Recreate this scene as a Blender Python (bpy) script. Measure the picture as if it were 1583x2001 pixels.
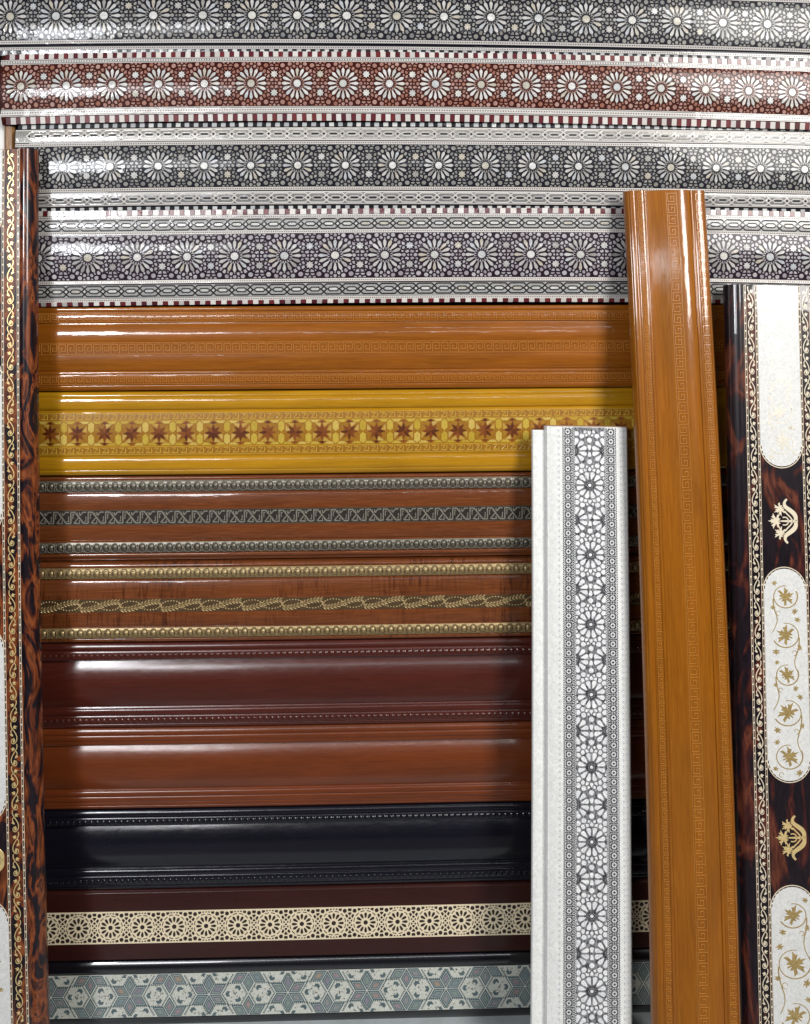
import bpy, math, random
import numpy as np
from mathutils import Vector
random.seed(7)
PI = math.pi
scene = bpy.context.scene
for o in list(bpy.data.objects): bpy.data.objects.remove(o)

# ------------------------------------------------------------------ camera
W, H, F = 1583.0, 2001.0, 1800.0          # photograph size and focal length in its pixels
HZ = 550.0                                # eye level row
D = 1.8                                   # distance to the rack wall (m)
CAM = Vector((0.0, -D, 1.43))
YAW = math.radians(1.6)
FW = Vector((math.sin(YAW), math.cos(YAW), 0)); RT = Vector((math.cos(YAW), -math.sin(YAW), 0)); UP = Vector((0, 0, 1))
cam = bpy.data.cameras.new('camera'); camo = bpy.data.objects.new('camera', cam)
scene.collection.objects.link(camo); scene.camera = camo
camo.location = CAM; camo.rotation_euler = (PI/2, 0, -YAW)
cam.sensor_fit = 'VERTICAL'; cam.sensor_height = 36; cam.lens = 36*F/H
cam.shift_y = -(H/2-HZ)/H; cam.clip_end = 50; cam.clip_start = 0.02

# ------------------------------------------------------------------ world and lamps
world = bpy.data.worlds.new('World'); scene.world = world; world.use_nodes = True
bg = world.node_tree.nodes['Background']; bg.inputs[0].default_value = (0.80, 0.88, 1.0, 1); bg.inputs[1].default_value = 0.014
def area(name, loc, target, sx, sy, power, col):
    l = bpy.data.lights.new(name, 'AREA'); l.shape = 'RECTANGLE'; l.size = sx; l.size_y = sy; l.energy = power; l.color = col
    o = bpy.data.objects.new(name, l); scene.collection.objects.link(o); o.location = loc
    o.rotation_euler = (Vector(target)-Vector(loc)).to_track_quat('-Z', 'Y').to_euler()
    return o
area('window_light', (1.85, -2.5, 2.6), (0.1, 0, 0.9), 0.8, 1.6, 98, (1.0, 0.975, 0.94))
area('doorway_light', (-1.24, -2.0, 1.9), (-0.2, 0, 1.1), 0.30, 0.32, 17, (0.93, 0.96, 1.0))
area('shop_front_light', (-1.3, -3.2, 2.15), (0.0, 0, 0.8), 1.0, 0.42, 26, (0.98, 0.98, 1.0))
area('added_sheen_light', (0.15, -3.2, 2.2), (0.0, 0, 0.8), 1.9, 0.10, 5.5, (0.94, 0.97, 1.0))  # added strip of light that only lays a soft sheen across the mouldings
area('tube_lamp', (0.62, -2.0, 2.5), (0.4, 0, 1.8), 1.0, 0.03, 1.2, (0.94, 0.97, 1.0))
vs = scene.view_settings; vs.view_transform = 'Standard'; vs.look = 'None'; vs.gamma = 1; vs.exposure = 0.16; vs.use_curve_mapping = False

# ------------------------------------------------------------------ materials
MATS = {}
class NT:
    def __init__(s, name):
        s.m = bpy.data.materials.new(name); s.m.use_nodes = True; s.t = s.m.node_tree
        s.b = s.t.nodes['Principled BSDF']; MATS[name] = s.m
    def n(s, kind, **kw):
        x = s.t.nodes.new(kind)
        for k, v in kw.items():
            if k in x.inputs: x.inputs[k].default_value = v
            else: setattr(x, k, v)
        return x
    def l(s, a, b): s.t.links.new(a, b)
    def uv(s, sx=1, sy=1, pos=False):
        if pos:
            c = s.n('ShaderNodeNewGeometry').outputs['Position']
        else:
            c = s.n('ShaderNodeUVMap').outputs[0]
        mp = s.n('ShaderNodeMapping'); mp.inputs['Scale'].default_value = (sx, sy, sx if pos else 1); s.l(c, mp.inputs[0])
        return mp.outputs[0]
    def noise(s, vec, scale, detail=4, rough=.55, dist=0):
        x = s.n('ShaderNodeTexNoise'); x.inputs['Scale'].default_value = scale; x.inputs['Detail'].default_value = detail
        x.inputs['Roughness'].default_value = rough; x.inputs['Distortion'].default_value = dist; s.l(vec, x.inputs['Vector']); return x.outputs['Fac']
    def ramp(s, fac, stops, interp='LINEAR'):
        x = s.n('ShaderNodeValToRGB'); e = x.color_ramp.elements; x.color_ramp.interpolation = interp
        while len(e) < len(stops): e.new(0.5)
        for el, (p, c) in zip(e, stops): el.position = p; el.color = (*c, 1)
        s.l(fac, x.inputs[0]); return x.outputs[0]
    def mix(s, a, b, fac, mode='MIX'):
        x = s.n('ShaderNodeMix', data_type='RGBA', blend_type=mode)
        for v, i in ((fac, 0), (a, 6), (b, 7)):
            if hasattr(v, 'links') or hasattr(v, 'is_linked'): s.l(v, x.inputs[i])
            elif i == 0: x.inputs[0].default_value = v
            else: x.inputs[i].default_value = (*v, 1)
        return x.outputs[2]
    def bump(s, hgt, strength, dist=.001, coat=False, normal=None):
        x = s.n('ShaderNodeBump'); x.inputs['Strength'].default_value = strength; x.inputs['Distance'].default_value = dist
        s.l(hgt, x.inputs['Height'])
        if normal is not None: s.l(normal, x.inputs['Normal'])
        if coat: s.l(x.outputs[0], s.b.inputs['Coat Normal'])
        else: s.l(x.outputs[0], s.b.inputs['Normal'])
        return x.outputs[0]
    def set(s, col=None, rough=.4, coat=0, coatr=.05, metal=0, spec=.5):
        b = s.b
        if col is not None:
            if hasattr(col, 'links'): s.l(col, b.inputs['Base Color'])
            else: b.inputs['Base Color'].default_value = (*col, 1)
        b.inputs['Roughness'].default_value = rough; b.inputs['Coat Weight'].default_value = coat
        b.inputs['Coat Roughness'].default_value = coatr; b.inputs['Metallic'].default_value = metal
        b.inputs['Specular IOR Level'].default_value = spec
        return s.m

def rnd(t):
    a = t.n('ShaderNodeObjectInfo').outputs['Random']; b = t.n('ShaderNodeNewGeometry').outputs['Random Per Island']
    ad = t.n('ShaderNodeMath', operation='ADD'); t.l(a, ad.inputs[0]); t.l(b, ad.inputs[1])
    fr = t.n('ShaderNodeMath', operation='FRACT'); t.l(ad.outputs[0], fr.inputs[0]); return fr.outputs[0]

def lacquer_bump(t, amt=.16, sc=24):
    v = t.uv(1, 2.2, pos=True)
    n1 = t.noise(v, sc, 3, .6, .6); t.bump(n1, amt, .004, coat=True)

def wood(name, dark, mid, light, rough=.35, coat=.8, coatr=.06, flame=0, gs=1.0, wav=.12, spec=.15):
    t = NT(name)
    g = t.noise(t.uv(2.2*gs, 60*gs), 6, 6, .6, .8)
    f = t.noise(t.uv(9*gs, 420*gs), 6, 3, .6, .2)
    big = t.noise(t.uv(2.0, 9), 2.2, 3, .5, .4)
    c = t.ramp(g, [(.28, dark), (.5, mid), (.74, light)])
    c = t.mix(c, t.ramp(f, [(.35, tuple(x*.55 for x in dark)), (.6, light)]), .22)
    c = t.mix(c, t.ramp(big, [(.3, tuple(x*.6 for x in mid)), (.65, tuple(min(1, x*1.25) for x in mid))]), .35)
    if flame:
        fl = t.noise(t.uv(70, 7), 2, 4, .6, 1.2); msk = t.noise(t.uv(3, 4), 2, 2)
        k = t.ramp(fl, [(.5, (1, 1, 1)), (.63, (.30, .22, .2))]); c = t.mix(c, k, t.ramp(msk, [(.42, (0, 0, 0)), (.6, (flame,)*3)]), 'MULTIPLY')
    t.set(c, rough, coat, coatr, spec=spec)
    n1 = t.noise(t.uv(5, 30), 3, 2); t.bump(n1, wav, .003, coat=True)
    t.bump(f, .12, .0004)
    sm = t.noise(t.uv(14, 40), 3, 4, .65, .8); cr = t.n('ShaderNodeMapRange'); cr.inputs[1].default_value = .35; cr.inputs[2].default_value = .7
    cr.inputs[3].default_value = coatr*.85; cr.inputs[4].default_value = coatr*1.3+.02; t.l(sm, cr.inputs[0]); t.l(cr.outputs[0], t.b.inputs['Coat Roughness'])
    vo = t.n('ShaderNodeTexVoronoi'); vo.inputs['Scale'].default_value = 150; t.l(t.uv(1, 1), vo.inputs['Vector'])
    dk = t.ramp(vo.outputs['Distance'], [(.045, (1, 1, 1)), (.075, (0, 0, 0))]); ms = t.ramp(t.noise(t.uv(30, 30), 2, 3), [(.56, (0, 0, 0)), (.66, (.55, .55, .55))])
    t.l(t.mix(c, (.45, .40, .34), t.mix(dk, ms, 1.0, 'MULTIPLY')), t.b.inputs['Base Color'])
    return t.m

def plain(name, col, rough=.4, coat=0, coatr=.05, metal=0, var=.0, nsc=80, bump=0):
    t = NT(name); c = col
    if var:
        n = t.noise(t.uv(1, 1, pos=True), nsc, 4, .6)
        c = t.ramp(n, [(.3, tuple(x*(1-var) for x in col)), (.7, tuple(min(1, x*(1+var)) for x in col))])
        if bump: t.bump(n, bump, .0006)
    return t.set(c, rough, coat, coatr, metal)

def pearl(name, tints, gain=1.0, rough=.22):
    t = NT(name); r = rnd(t); k = len(tints)
    c = t.ramp(r, [(i/k, tuple(x*gain for x in tc)) for i, tc in enumerate(tints)], 'CONSTANT')
    n = t.noise(t.uv(1, 1, pos=True), 260, 3, .6, 1.5)
    c = t.mix(c, t.ramp(n, [(.32, (.55, .55, .56)), (.52, (.9, .9, .9)), (.7, (1.18, 1.17, 1.14))]), .75, 'MULTIPLY')
    t.set(c, rough, .3, .04, spec=.15)
    lacquer_bump(t); t.bump(n, .25, .0006); return t.m

PT = [(.74, .73, .70), (.62, .61, .59), (.80, .79, .77), (.55, .54, .52), (.70, .64, .54), (.68, .70, .72), (.78, .75, .72), (.48, .46, .44)]
pearl('pearl', PT, .66)
pearl('pearl_bright', [(.84, .83, .80), (.72, .72, .68), (.86, .84, .78), (.70, .72, .72), (.66, .62, .52), (.88, .87, .85)], .72, .16)
pearl('pearl_grey', [(.46, .46, .45), (.52, .51, .48), (.38, .38, .38), (.55, .54, .50), (.44, .42, .38), (.60, .58, .54)], .54)
pearl('pearl_rose', [(.50, .29, .25), (.42, .22, .18), (.54, .34, .29), (.46, .25, .20), (.38, .17, .12)], .80)
pearl('pearl_lilac', [(.66, .62, .65), (.56, .52, .56), (.72, .68, .70), (.60, .58, .62), (.50, .45, .48)], .64)
def lacq(name, col):
    t = NT(name); t.set(col, .4, .18, .04, spec=.08); lacquer_bump(t); return t.m
lacq('black_lacquer', (.010, .010, .016)); lacq('maroon_lacquer', (.040, .007, .005)); lacq('plum_lacquer', (.018, .010, .018))
t = NT('bone'); r = rnd(t); t.set(t.ramp(r, [(0, (.53, .50, .47)), (.3, (.60, .57, .54)), (.6, (.47, .44, .42)), (.85, (.58, .54, .50))], 'CONSTANT'), .35, .35, .05, spec=.2); lacquer_bump(t)
t = NT('maroon_tile'); r = rnd(t); t.set(t.ramp(r, [(0, (.10, .012, .018)), (.4, (.07, .010, .014)), (.75, (.13, .018, .02))], 'CONSTANT'), .35, .35, .05, spec=.2); lacquer_bump(t)
t = NT('black_tile'); t.set((.010, .010, .014), .35, .35, .05, spec=.2); lacquer_bump(t)
t = NT('grey_tile'); r = rnd(t); t.set(t.ramp(r, [(0, (.42, .43, .43)), (.5, (.55, .55, .53)), (.8, (.34, .35, .36))], 'CONSTANT'), .35, .35, .05, spec=.2); lacquer_bump(t)

wood('orange_wood', (.17, .044, .002), (.27, .085, .004), (.38, .145, .010), .38, .9, .09, gs=.9)
wood('amber_wood', (.15, .038, .003), (.25, .073, .005), (.36, .125, .012), .38, .85, .07, gs=.8)
wood('yellow_wood', (.30, .125, .004), (.41, .195, .006), (.52, .285, .014), .36, .9, .06, gs=.9)
wood('walnut_wood', (.055, .013, .005), (.14, .038, .011), (.29, .095, .030), .3, .9, .05, gs=1.2)
wood('flamed_wood', (.070, .017, .006), (.15, .042, .012), (.27, .088, .030), .32, .8, .06, flame=.8)
wood('mahogany_wood', (.044, .007, .005), (.070, .012, .007), (.10, .020, .011), .42, .9, .17, wav=.03)
wood('chestnut_wood', (.095, .018, .004), (.145, .031, .007), (.19, .045, .009), .42, .9, .17, wav=.03)
wood('navy_wood', (.004, .004, .008), (.006, .006, .011), (.010, .009, .015), .42, .95, .15, wav=.03, spec=.05)
wood('dark_wood', (.022, .005, .004), (.034, .008, .006), (.048, .011, .008), .45, .4, .16, wav=.03)
wood('post_wood', (.16, .07, .02), (.26, .12, .035), (.34, .17, .06), .5, .2, .2)
plain('amber_key', (.43, .175, .032), .34, .7, .08, 0, .15, 150)
plain('orange_key', (.42, .175, .030), .34, .7, .08, 0, .15, 150)
plain('zigzag_dark', (.30, .135, .010), .36, .8, .07, 0, .2, 150)
plain('zigzag_light', (.58, .36, .05), .34, .8, .07, 0, .15, 150)
plain('black_gloss', (.006, .006, .009), .25, 1, .06)
plain('backing', (.010, .008, .009), .9, var=.4)
plain('pewter', (.15, .135, .10), .4, .2, .2, .5, .35, 240, .2)
plain('pewter_light', (.36, .335, .28), .38, .2, .2, .55, .3, 240, .2)
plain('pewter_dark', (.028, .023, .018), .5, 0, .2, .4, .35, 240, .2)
plain('antique_gold', (.37, .27, .13), .42, .15, .2, .55, .3, 260, .2)
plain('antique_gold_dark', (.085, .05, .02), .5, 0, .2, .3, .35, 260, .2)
plain('cream_veneer', (.80, .68, .47), .45, .25, .15, 0, .08, 120)
plain('lattice_dark', (.022, .012, .010), .5, .1, .2)
plain('gold_inlay', (.80, .60, .27), .35, .7, .06, .35, .15, 300)
plain('gold_print', (.50, .36, .14), .35, .7, .06, .45, .3, 300)
plain('grey_print', (.26, .32, .29), .4, .6, .08, .1, .2, 300)
plain('ivory_inlay', (.72, .63, .47), .4, .25, .06)
plain('ink', (.014, .014, .020), .4, .6, .08)
plain('raw_end', (.40, .27, .18), .8, var=.2)
plain('white_dots', (.78, .79, .80), .4, .6, .08)
plain('white_paint', (.70, .69, .66), .6, var=.08, nsc=30)
plain('floor_tile', (.10, .10, .105), .6, .1, .2, var=.2, nsc=20)
plain('pale_floor', (.42, .46, .47), .5, .1, .2, var=.1, nsc=20)
# star marquetry woods
def marq(name, tints, gr=.25):
    t = NT(name); r = rnd(t); k = len(tints)
    c = t.ramp(r, [(i/k, x) for i, x in enumerate(tints)], 'CONSTANT')
    n = t.noise(t.uv(1, 1, pos=True), 420, 3, .6, .6)
    c = t.mix(c, t.ramp(n, [(.35, (.6, .55, .5)), (.65, (1.1, 1.1, 1.1))]), gr*2, 'MULTIPLY'); t.set(c, .36, .85, .06); lacquer_bump(t, .12)
marq('star_brown', [(.20, .052, .008), (.13, .030, .006), (.24, .070, .011), (.10, .022, .005)])
marq('star_pale', [(.50, .31, .06), (.36, .18, .015), (.54, .36, .10), (.33, .15, .012)])
marq('hex_pale', [(.54, .38, .05), (.48, .32, .03), (.58, .42, .09)])
marq('star_tan', [(.33, .15, .010), (.28, .115, .008), (.37, .18, .014)])
# teal star inlay
marq('teal_tile', [(.07, .115, .13), (.09, .135, .15), (.08, .12, .135)], .2)
marq('teal_light', [(.36, .41, .40), (.40, .44, .42)], .2)
marq('gem_tile', [(.20, .26, .27), (.24, .22, .27), (.33, .25, .23), (.22, .28, .25), (.30, .24, .26), (.35, .27, .20), (.27, .27, .27)], .2)
marq('shell_tile', [(.62, .64, .58), (.55, .58, .53)], .3)
# tortoiseshell
def tortoise(name, pale, browns, darkamt, k=1):
    t = NT(name)
    v = t.uv(3.2*k, 9*k)
    n = t.noise(v, 1.6, 4, .5, 2.6); n2 = t.noise(t.uv(14, 60), 1.5, 3, .5, 1.5)
    c = t.ramp(n, [(darkamt, (.010, .006, .010)), (darkamt+.06, browns[0]), (darkamt+.15, browns[1]), (darkamt+.20, (.03, .012, .012)), (darkamt+.27, browns[2]), (.85, pale)])
    c = t.mix(c, t.ramp(n2, [(.35, (.35, .3, .35)), (.6, (1.15, 1.1, 1.05))]), .7, 'MULTIPLY')
    t.set(c, .34, .5, .035, spec=.25); n3 = t.noise(t.uv(9, 9), 2, 2); t.bump(n3, .10, .004, coat=True)
tortoise('tortoise_left', (.42, .17, .05), [(.13, .030, .010), (.25, .070, .02), (.17, .042, .014)], .44, 1.7)
tortoise('tortoise_right', (.20, .06, .025), [(.05, .011, .010), (.13, .036, .018), (.06, .014, .012)], .50)
# pearl white boards
def white_pearl(name, a, b, sc):
    t = NT(name)
    n = t.noise(t.uv(1, 1.15), sc, 4, .65, 1.2); m = t.noise(t.uv(1, 1), sc*.16, 2)
    c = t.ramp(n, [(.36, a), (.5, tuple((x+y)/2 for x, y in zip(a, b))), (.64, b)])
    c = t.mix(c, t.ramp(m, [(.3, (.93, .94, .95)), (.7, (1, 1, 1))]), .8, 'MULTIPLY')
    t.set(c, .38, .3, .06, spec=.25); t.bump(n, .2, .0005); n3 = t.noise(t.uv(12, 12), 2, 3, .5, .8); t.bump(n3, .25, .004, coat=True); return t
white_pearl('white_pearl', (.72, .72, .69), (.89, .89, .87), 150)
white_pearl('medallion_pearl', (.60, .60, .59), (.76, .76, .73), 190)
# printed lace on the white board: fine print, grey on white
def lace(name, ink, paper, sc, lo, hi):
    t = NT(name); vec = t.uv(1, 1)
    vo = t.n('ShaderNodeTexVoronoi', feature='DISTANCE_TO_EDGE'); vo.inputs['Scale'].default_value = sc; vo.inputs['Randomness'].default_value = .35; t.l(vec, vo.inputs['Vector'])
    wv = t.n('ShaderNodeTexWave', wave_type='RINGS', rings_direction='Z'); wv.inputs['Scale'].default_value = 60; t.l(vec, wv.inputs['Vector'])
    nn = t.noise(t.uv(60, 120), 2, 3)
    k = t.ramp(vo.outputs['Distance'], [(lo, ink), (hi, paper)])
    k = t.mix(k, t.ramp(nn, [(.4, ink), (.62, paper)]), .38)
    t.set(k, .4, .7, .08); return t
plain('lace_ground', (.68, .69, .69), .4, .7, .08, 0, .1, 200)
lace('dot_ground', (.012, .012, .022), (.66, .67, .68), 420, .20, .42)

# ------------------------------------------------------------------ frames: pieces of moulding and where they stand
def ray(px, py):
    return FW + RT*((px-W/2)/F) + UP*((HZ-py)/F)
def unproj(px, py, Y):
    d = ray(px, py); return CAM + d*((Y-CAM.y)/d.y)
def depth(p): return (p-CAM).dot(FW)

class HRail:
    """horizontal moulding on the wall; a = along (photo column), v = across, h = mm out of the wall"""
    flip = True
    def __init__(s, c, offs, a0, a1, href=30):
        s.Y = -href/1000; s.c = c; s.a0 = a0; s.a1 = a1
        xs = []; zs = []
        for px, dy in offs:
            p = unproj(px, c+dy, s.Y); xs.append(p.x); zs.append(p.z)
        s.pf = np.polyfit(xs, zs, min(3, len(xs)-1))
        s.s = depth(unproj(265, c, s.Y))/F
        s.loc = Vector((s.X(a0), 0, s.Z(s.X(a0))))
    def X(s, px): return unproj(px, s.c, s.Y).x
    def Z(s, x): return float(np.polyval(s.pf, x))
    def at(s, a, v, h):
        x = s.X(a); return (x, -h/1000, s.Z(x)-(v-s.c)*s.s)
    def ulen(s, a): return s.X(a)

class VBoard:
    """board leaning on the rack; a = along (photo row), v = across (photo column at its top), h = mm out of its back"""
    flip = False
    def __init__(s, top, bot, ytop, ybot, href, bow=0):
        s.bow = bow
        A = unproj(top[0], top[1], ytop); B = unproj(bot[0], bot[1], ybot)
        s.U = (B-A).normalized(); V = Vector((1, 0, 0)); V = (V - s.U*V.dot(s.U)).normalized(); s.V = V; s.N = s.U.cross(V).normalized()
        s.A = A; s.href = href; s.vc = top[0]; s.s = depth(A)/F; s.a0 = top[1]
        t = (0.0-A.z)/s.U.z; s.L = t
        s.loc = A + s.U*t; s.a1 = None
    def t(s, a):
        # row a -> length along the centre line
        k = (HZ-a)/F
        # (A+U t - CAM).UP = k * depth
        q = s.A-CAM
        return (k*q.dot(FW)-q.z)/(s.U.z-k*s.U.dot(FW))
    def at(s, a, v, h):
        return s.att(s.t(a), v, h)
    def att(s, t, v, h):
        q = max(0, min(1, t/s.L)); p = s.A + s.U*t + s.V*((v-s.vc+s.bow*4*q*(1-q))*s.s) + s.N*((h-s.href)/1000); return (p.x, p.y, p.z)
    def ulen(s, a): return s.t(a)

# ------------------------------------------------------------------ mesh builder
COL = scene.collection
def empty(name, R, label, cat, group=None):
    o = bpy.data.objects.new(name, None); COL.objects.link(o); o.location = R.loc if hasattr(R, 'loc') else R
    o.empty_display_size = .05
    o['label'] = label; o['category'] = cat
    if group: o['group'] = group
    return o
ROOTLOC = {}
class MB:
    def __init__(s, R): s.R = R; s.v = []; s.f = []; s.uv = []
    def tile(s, poly, h0, h1, draft=.06):
        """a flat piece: polygon in (a, v), side walls from h0 up to h1"""
        R = s.R; n = len(poly)
        ar = sum(poly[i][0]*poly[(i+1) % n][1]-poly[(i+1) % n][0]*poly[i][1] for i in range(n))
        if (ar > 0) == R.flip: poly = poly[::-1]
        cx = sum(p[0] for p in poly)/n; cy = sum(p[1] for p in poly)/n
        k = len(s.v); hh = h1 if callable(h1) else (lambda v: h1)
        for a, v in poly: s.v.append(R.at(a, v, h0 if not callable(h1) else h1(v)-h0))
        for a, v in poly: s.v.append(R.at(cx+(a-cx)*(1-draft), cy+(v-cy)*(1-draft), hh(v)))
        s.f.append(tuple(range(k+n, k+2*n)))
        for i in range(n):
            j = (i+1) % n; s.f.append((k+i, k+j, k+n+j, k+n+i))
        return s
    def ridge(s, pts, w, hb, hgt, closed=False, sharp=.45, taper=None):
        """raised band along a polyline; hb base height (number or function of v)"""
        R = s.R; n = len(pts); k = len(s.v); hf = hb if callable(hb) else (lambda v: hb)
        secs = [(-.5, -.3), (-.5*sharp, hgt), (.5*sharp, hgt), (.5, -.3)]
        if not R.flip: secs = [(-q, h) for q, h in secs]
        for i in range(n):
            p = pts[i]
            q0 = pts[(i-1) % n] if (closed or i > 0) else None; q1 = pts[(i+1) % n] if (closed or i < n-1) else None
            d0 = d1 = None
            if q0 is not None: d0 = Vector((p[0]-q0[0], p[1]-q0[1])).normalized() if (p[0]-q0[0], p[1]-q0[1]) != (0, 0) else None
            if q1 is not None: d1 = Vector((q1[0]-p[0], q1[1]-p[1])).normalized() if (q1[0]-p[0], q1[1]-p[1]) != (0, 0) else None
            d0 = d0 or d1; d1 = d1 or d0
            n0 = Vector((-d0.y, d0.x)); n1 = Vector((-d1.y, d1.x)); m = n0+n1
            if m.length < .3: m = n0
            m.normalize(); m = m/max(.5, m.dot(n0))
            ww = w*(taper(i/(n-1)) if taper else 1)
            for q, h in secs: s.v.append(R.at(p[0]+m.x*q*ww, p[1]+m.y*q*ww, hf(p[1])+h))
        N = n if closed else n-1
        for i in range(N):
            a = k+4*i; b = k+4*((i+1) % n)
            for j in range(3): s.f.append((a+j, a+j+1, b+j+1, b+j))
        if not closed:
            s.f.append((k+3, k+2, k+1, k)); e = k+4*(n-1); s.f.append((e, e+1, e+2, e+3))
        return s
    def dome(s, a, v, ra, rv, hb, hgt, seg=8, rings=2, rot=0):
        R = s.R; k = len(s.v); hf = hb if callable(hb) else (lambda v: hb)
        c, sn = math.cos(rot), math.sin(rot)
        for r in range(rings):
            t = 1-r/rings
            for i in range(seg):
                th = 2*PI*i/seg*(-1 if R.flip else 1); x = ra*t*math.cos(th); y = rv*t*math.sin(th)
                vv = v+x*sn+y*c
                s.v.append(R.at(a+x*c-y*sn, vv, hf(vv)-.2+(hgt+.2)*math.sqrt(max(0, 1-t*t))))
        s.v.append(R.at(a, v, hf(v)+hgt)); top = len(s.v)-1
        for r in range(rings-1):
            for i in range(seg):
                j = (i+1) % seg; s.f.append((k+r*seg+i, k+r*seg+j, k+(r+1)*seg+j, k+(r+1)*seg+i))
        b = k+(rings-1)*seg
        for i in range(seg): s.f.append((b+i, b+(i+1) % seg, top))
        return s
    def build(s, name, mat, parent, root=None, smooth=None, kind=None):
        root = root or parent; L = root.location
        m = bpy.data.meshes.new(name); m.from_pydata([(x-L[0], y-L[1], z-L[2]) for x, y, z in s.v], [], s.f)
        if s.uv:
            ul = m.uv_layers.new(name='UVMap'); li = np.zeros(len(m.loops), dtype=np.int32); m.loops.foreach_get('vertex_index', li)
            ul.data.foreach_set('uv', np.array(s.uv, dtype=np.float32)[li].ravel())
        if smooth:
            m.shade_smooth(); m.set_sharp_from_angle(angle=math.radians(smooth))
        m.materials.append(MATS[mat]); m.validate()
        o = bpy.data.objects.new(name, m); COL.objects.link(o); o.parent = parent
        if kind: o['kind'] = kind
        return o

def prof(v0, h0, *segs):
    """cross-section: l straight, r half-round swelling b, q gentle curve bulging b, s ogee"""
    pts = [(v0, h0)]; groups_ = []
    for q in segs:
        if isinstance(q, str): groups_.append([q])
        else: groups_[-1].append(q)
    for sg in groups_:
        ty, v1, h1 = sg[0], sg[1], sg[2]; b = sg[3] if len(sg) > 3 else 0; (va, ha) = pts[-1]
        if ty == 'l': pts.append((v1, h1)); continue
        n = 12 if ty in 'qs' else 10
        for i in range(1, n+1):
            t = i/n
            if ty == 'r':
                th = PI*(1-t); tt = .5+.5*math.cos(th); pts.append((va+(v1-va)*tt, ha+(h1-ha)*tt+b*math.sin(th)))
            elif ty == 'q': pts.append((va+(v1-va)*t, ha+(h1-ha)*t+b*4*t*(1-t)))
            elif ty == 's': pts.append((va+(v1-va)*t, ha+(h1-ha)*(.5-.5*math.cos(PI*t))))
    return pts
def hfun(P):
    vs_ = [p[0] for p in P]; hs = [p[1] for p in P]
    return lambda v: float(np.interp(v, vs_, hs))

def loft(R, P, a0, a1, n, name, mat, parent, root=None, back=0, smooth=32, useT=False):
    """solid bar with cross-section P from a0 to a1"""
    if name == 'body' and R.flip: P = [(P[0][0]+1.0, P[0][1])]+[(v, h) for v, h in P[1:-1] if P[0][0]+1.0 < v < P[-1][0]-1.0]+[(P[-1][0]-1.0, P[-1][1])]
    b = MB(R); P2 = [(v, h) for v, h in P] + [(P[-1][0], back), (P[0][0], back)]
    k = len(P2); L = [0]
    for i in range(1, k): L.append(L[-1]+math.hypot(P2[i][0]-P2[i-1][0], P2[i][1]-P2[i-1][1]))
    f = R.att if useT else R.at
    for i in range(n+1):
        a = a0+(a1-a0)*i/n; u = a if useT else R.ulen(a)
        for j, (v, h) in enumerate(P2): b.v.append(f(a, v, h)); b.uv.append((u+R.loc.z*3.7, L[j]*.001+R.loc.x))
    for i in range(n):
        for j in range(k):
            jj = (j+1) % k; q = (i*k+j, (i+1)*k+j, (i+1)*k+jj, i*k+jj)
            b.f.append(q[::-1] if R.flip else q)
    c0 = tuple(range(k)); c1 = tuple(range(n*k, n*k+k))
    b.f.append(c0 if not R.flip else c0[::-1]); b.f.append(c1[::-1] if not R.flip else c1)
    return b.build(name, mat, parent, root, smooth)

def strip(R, v0, v1, hf, off, a0, a1, n, name, mat, parent, root=None, steps=4, thick=1.2, useT=False):
    P = [(v0+(v1-v0)*i/steps, hf(v0+(v1-v0)*i/steps)+off) for i in range(steps+1)]
    return loft(R, P, a0, a1, n, name, mat, parent, root, back=min(p[1] for p in P)-thick, useT=useT)

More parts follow.
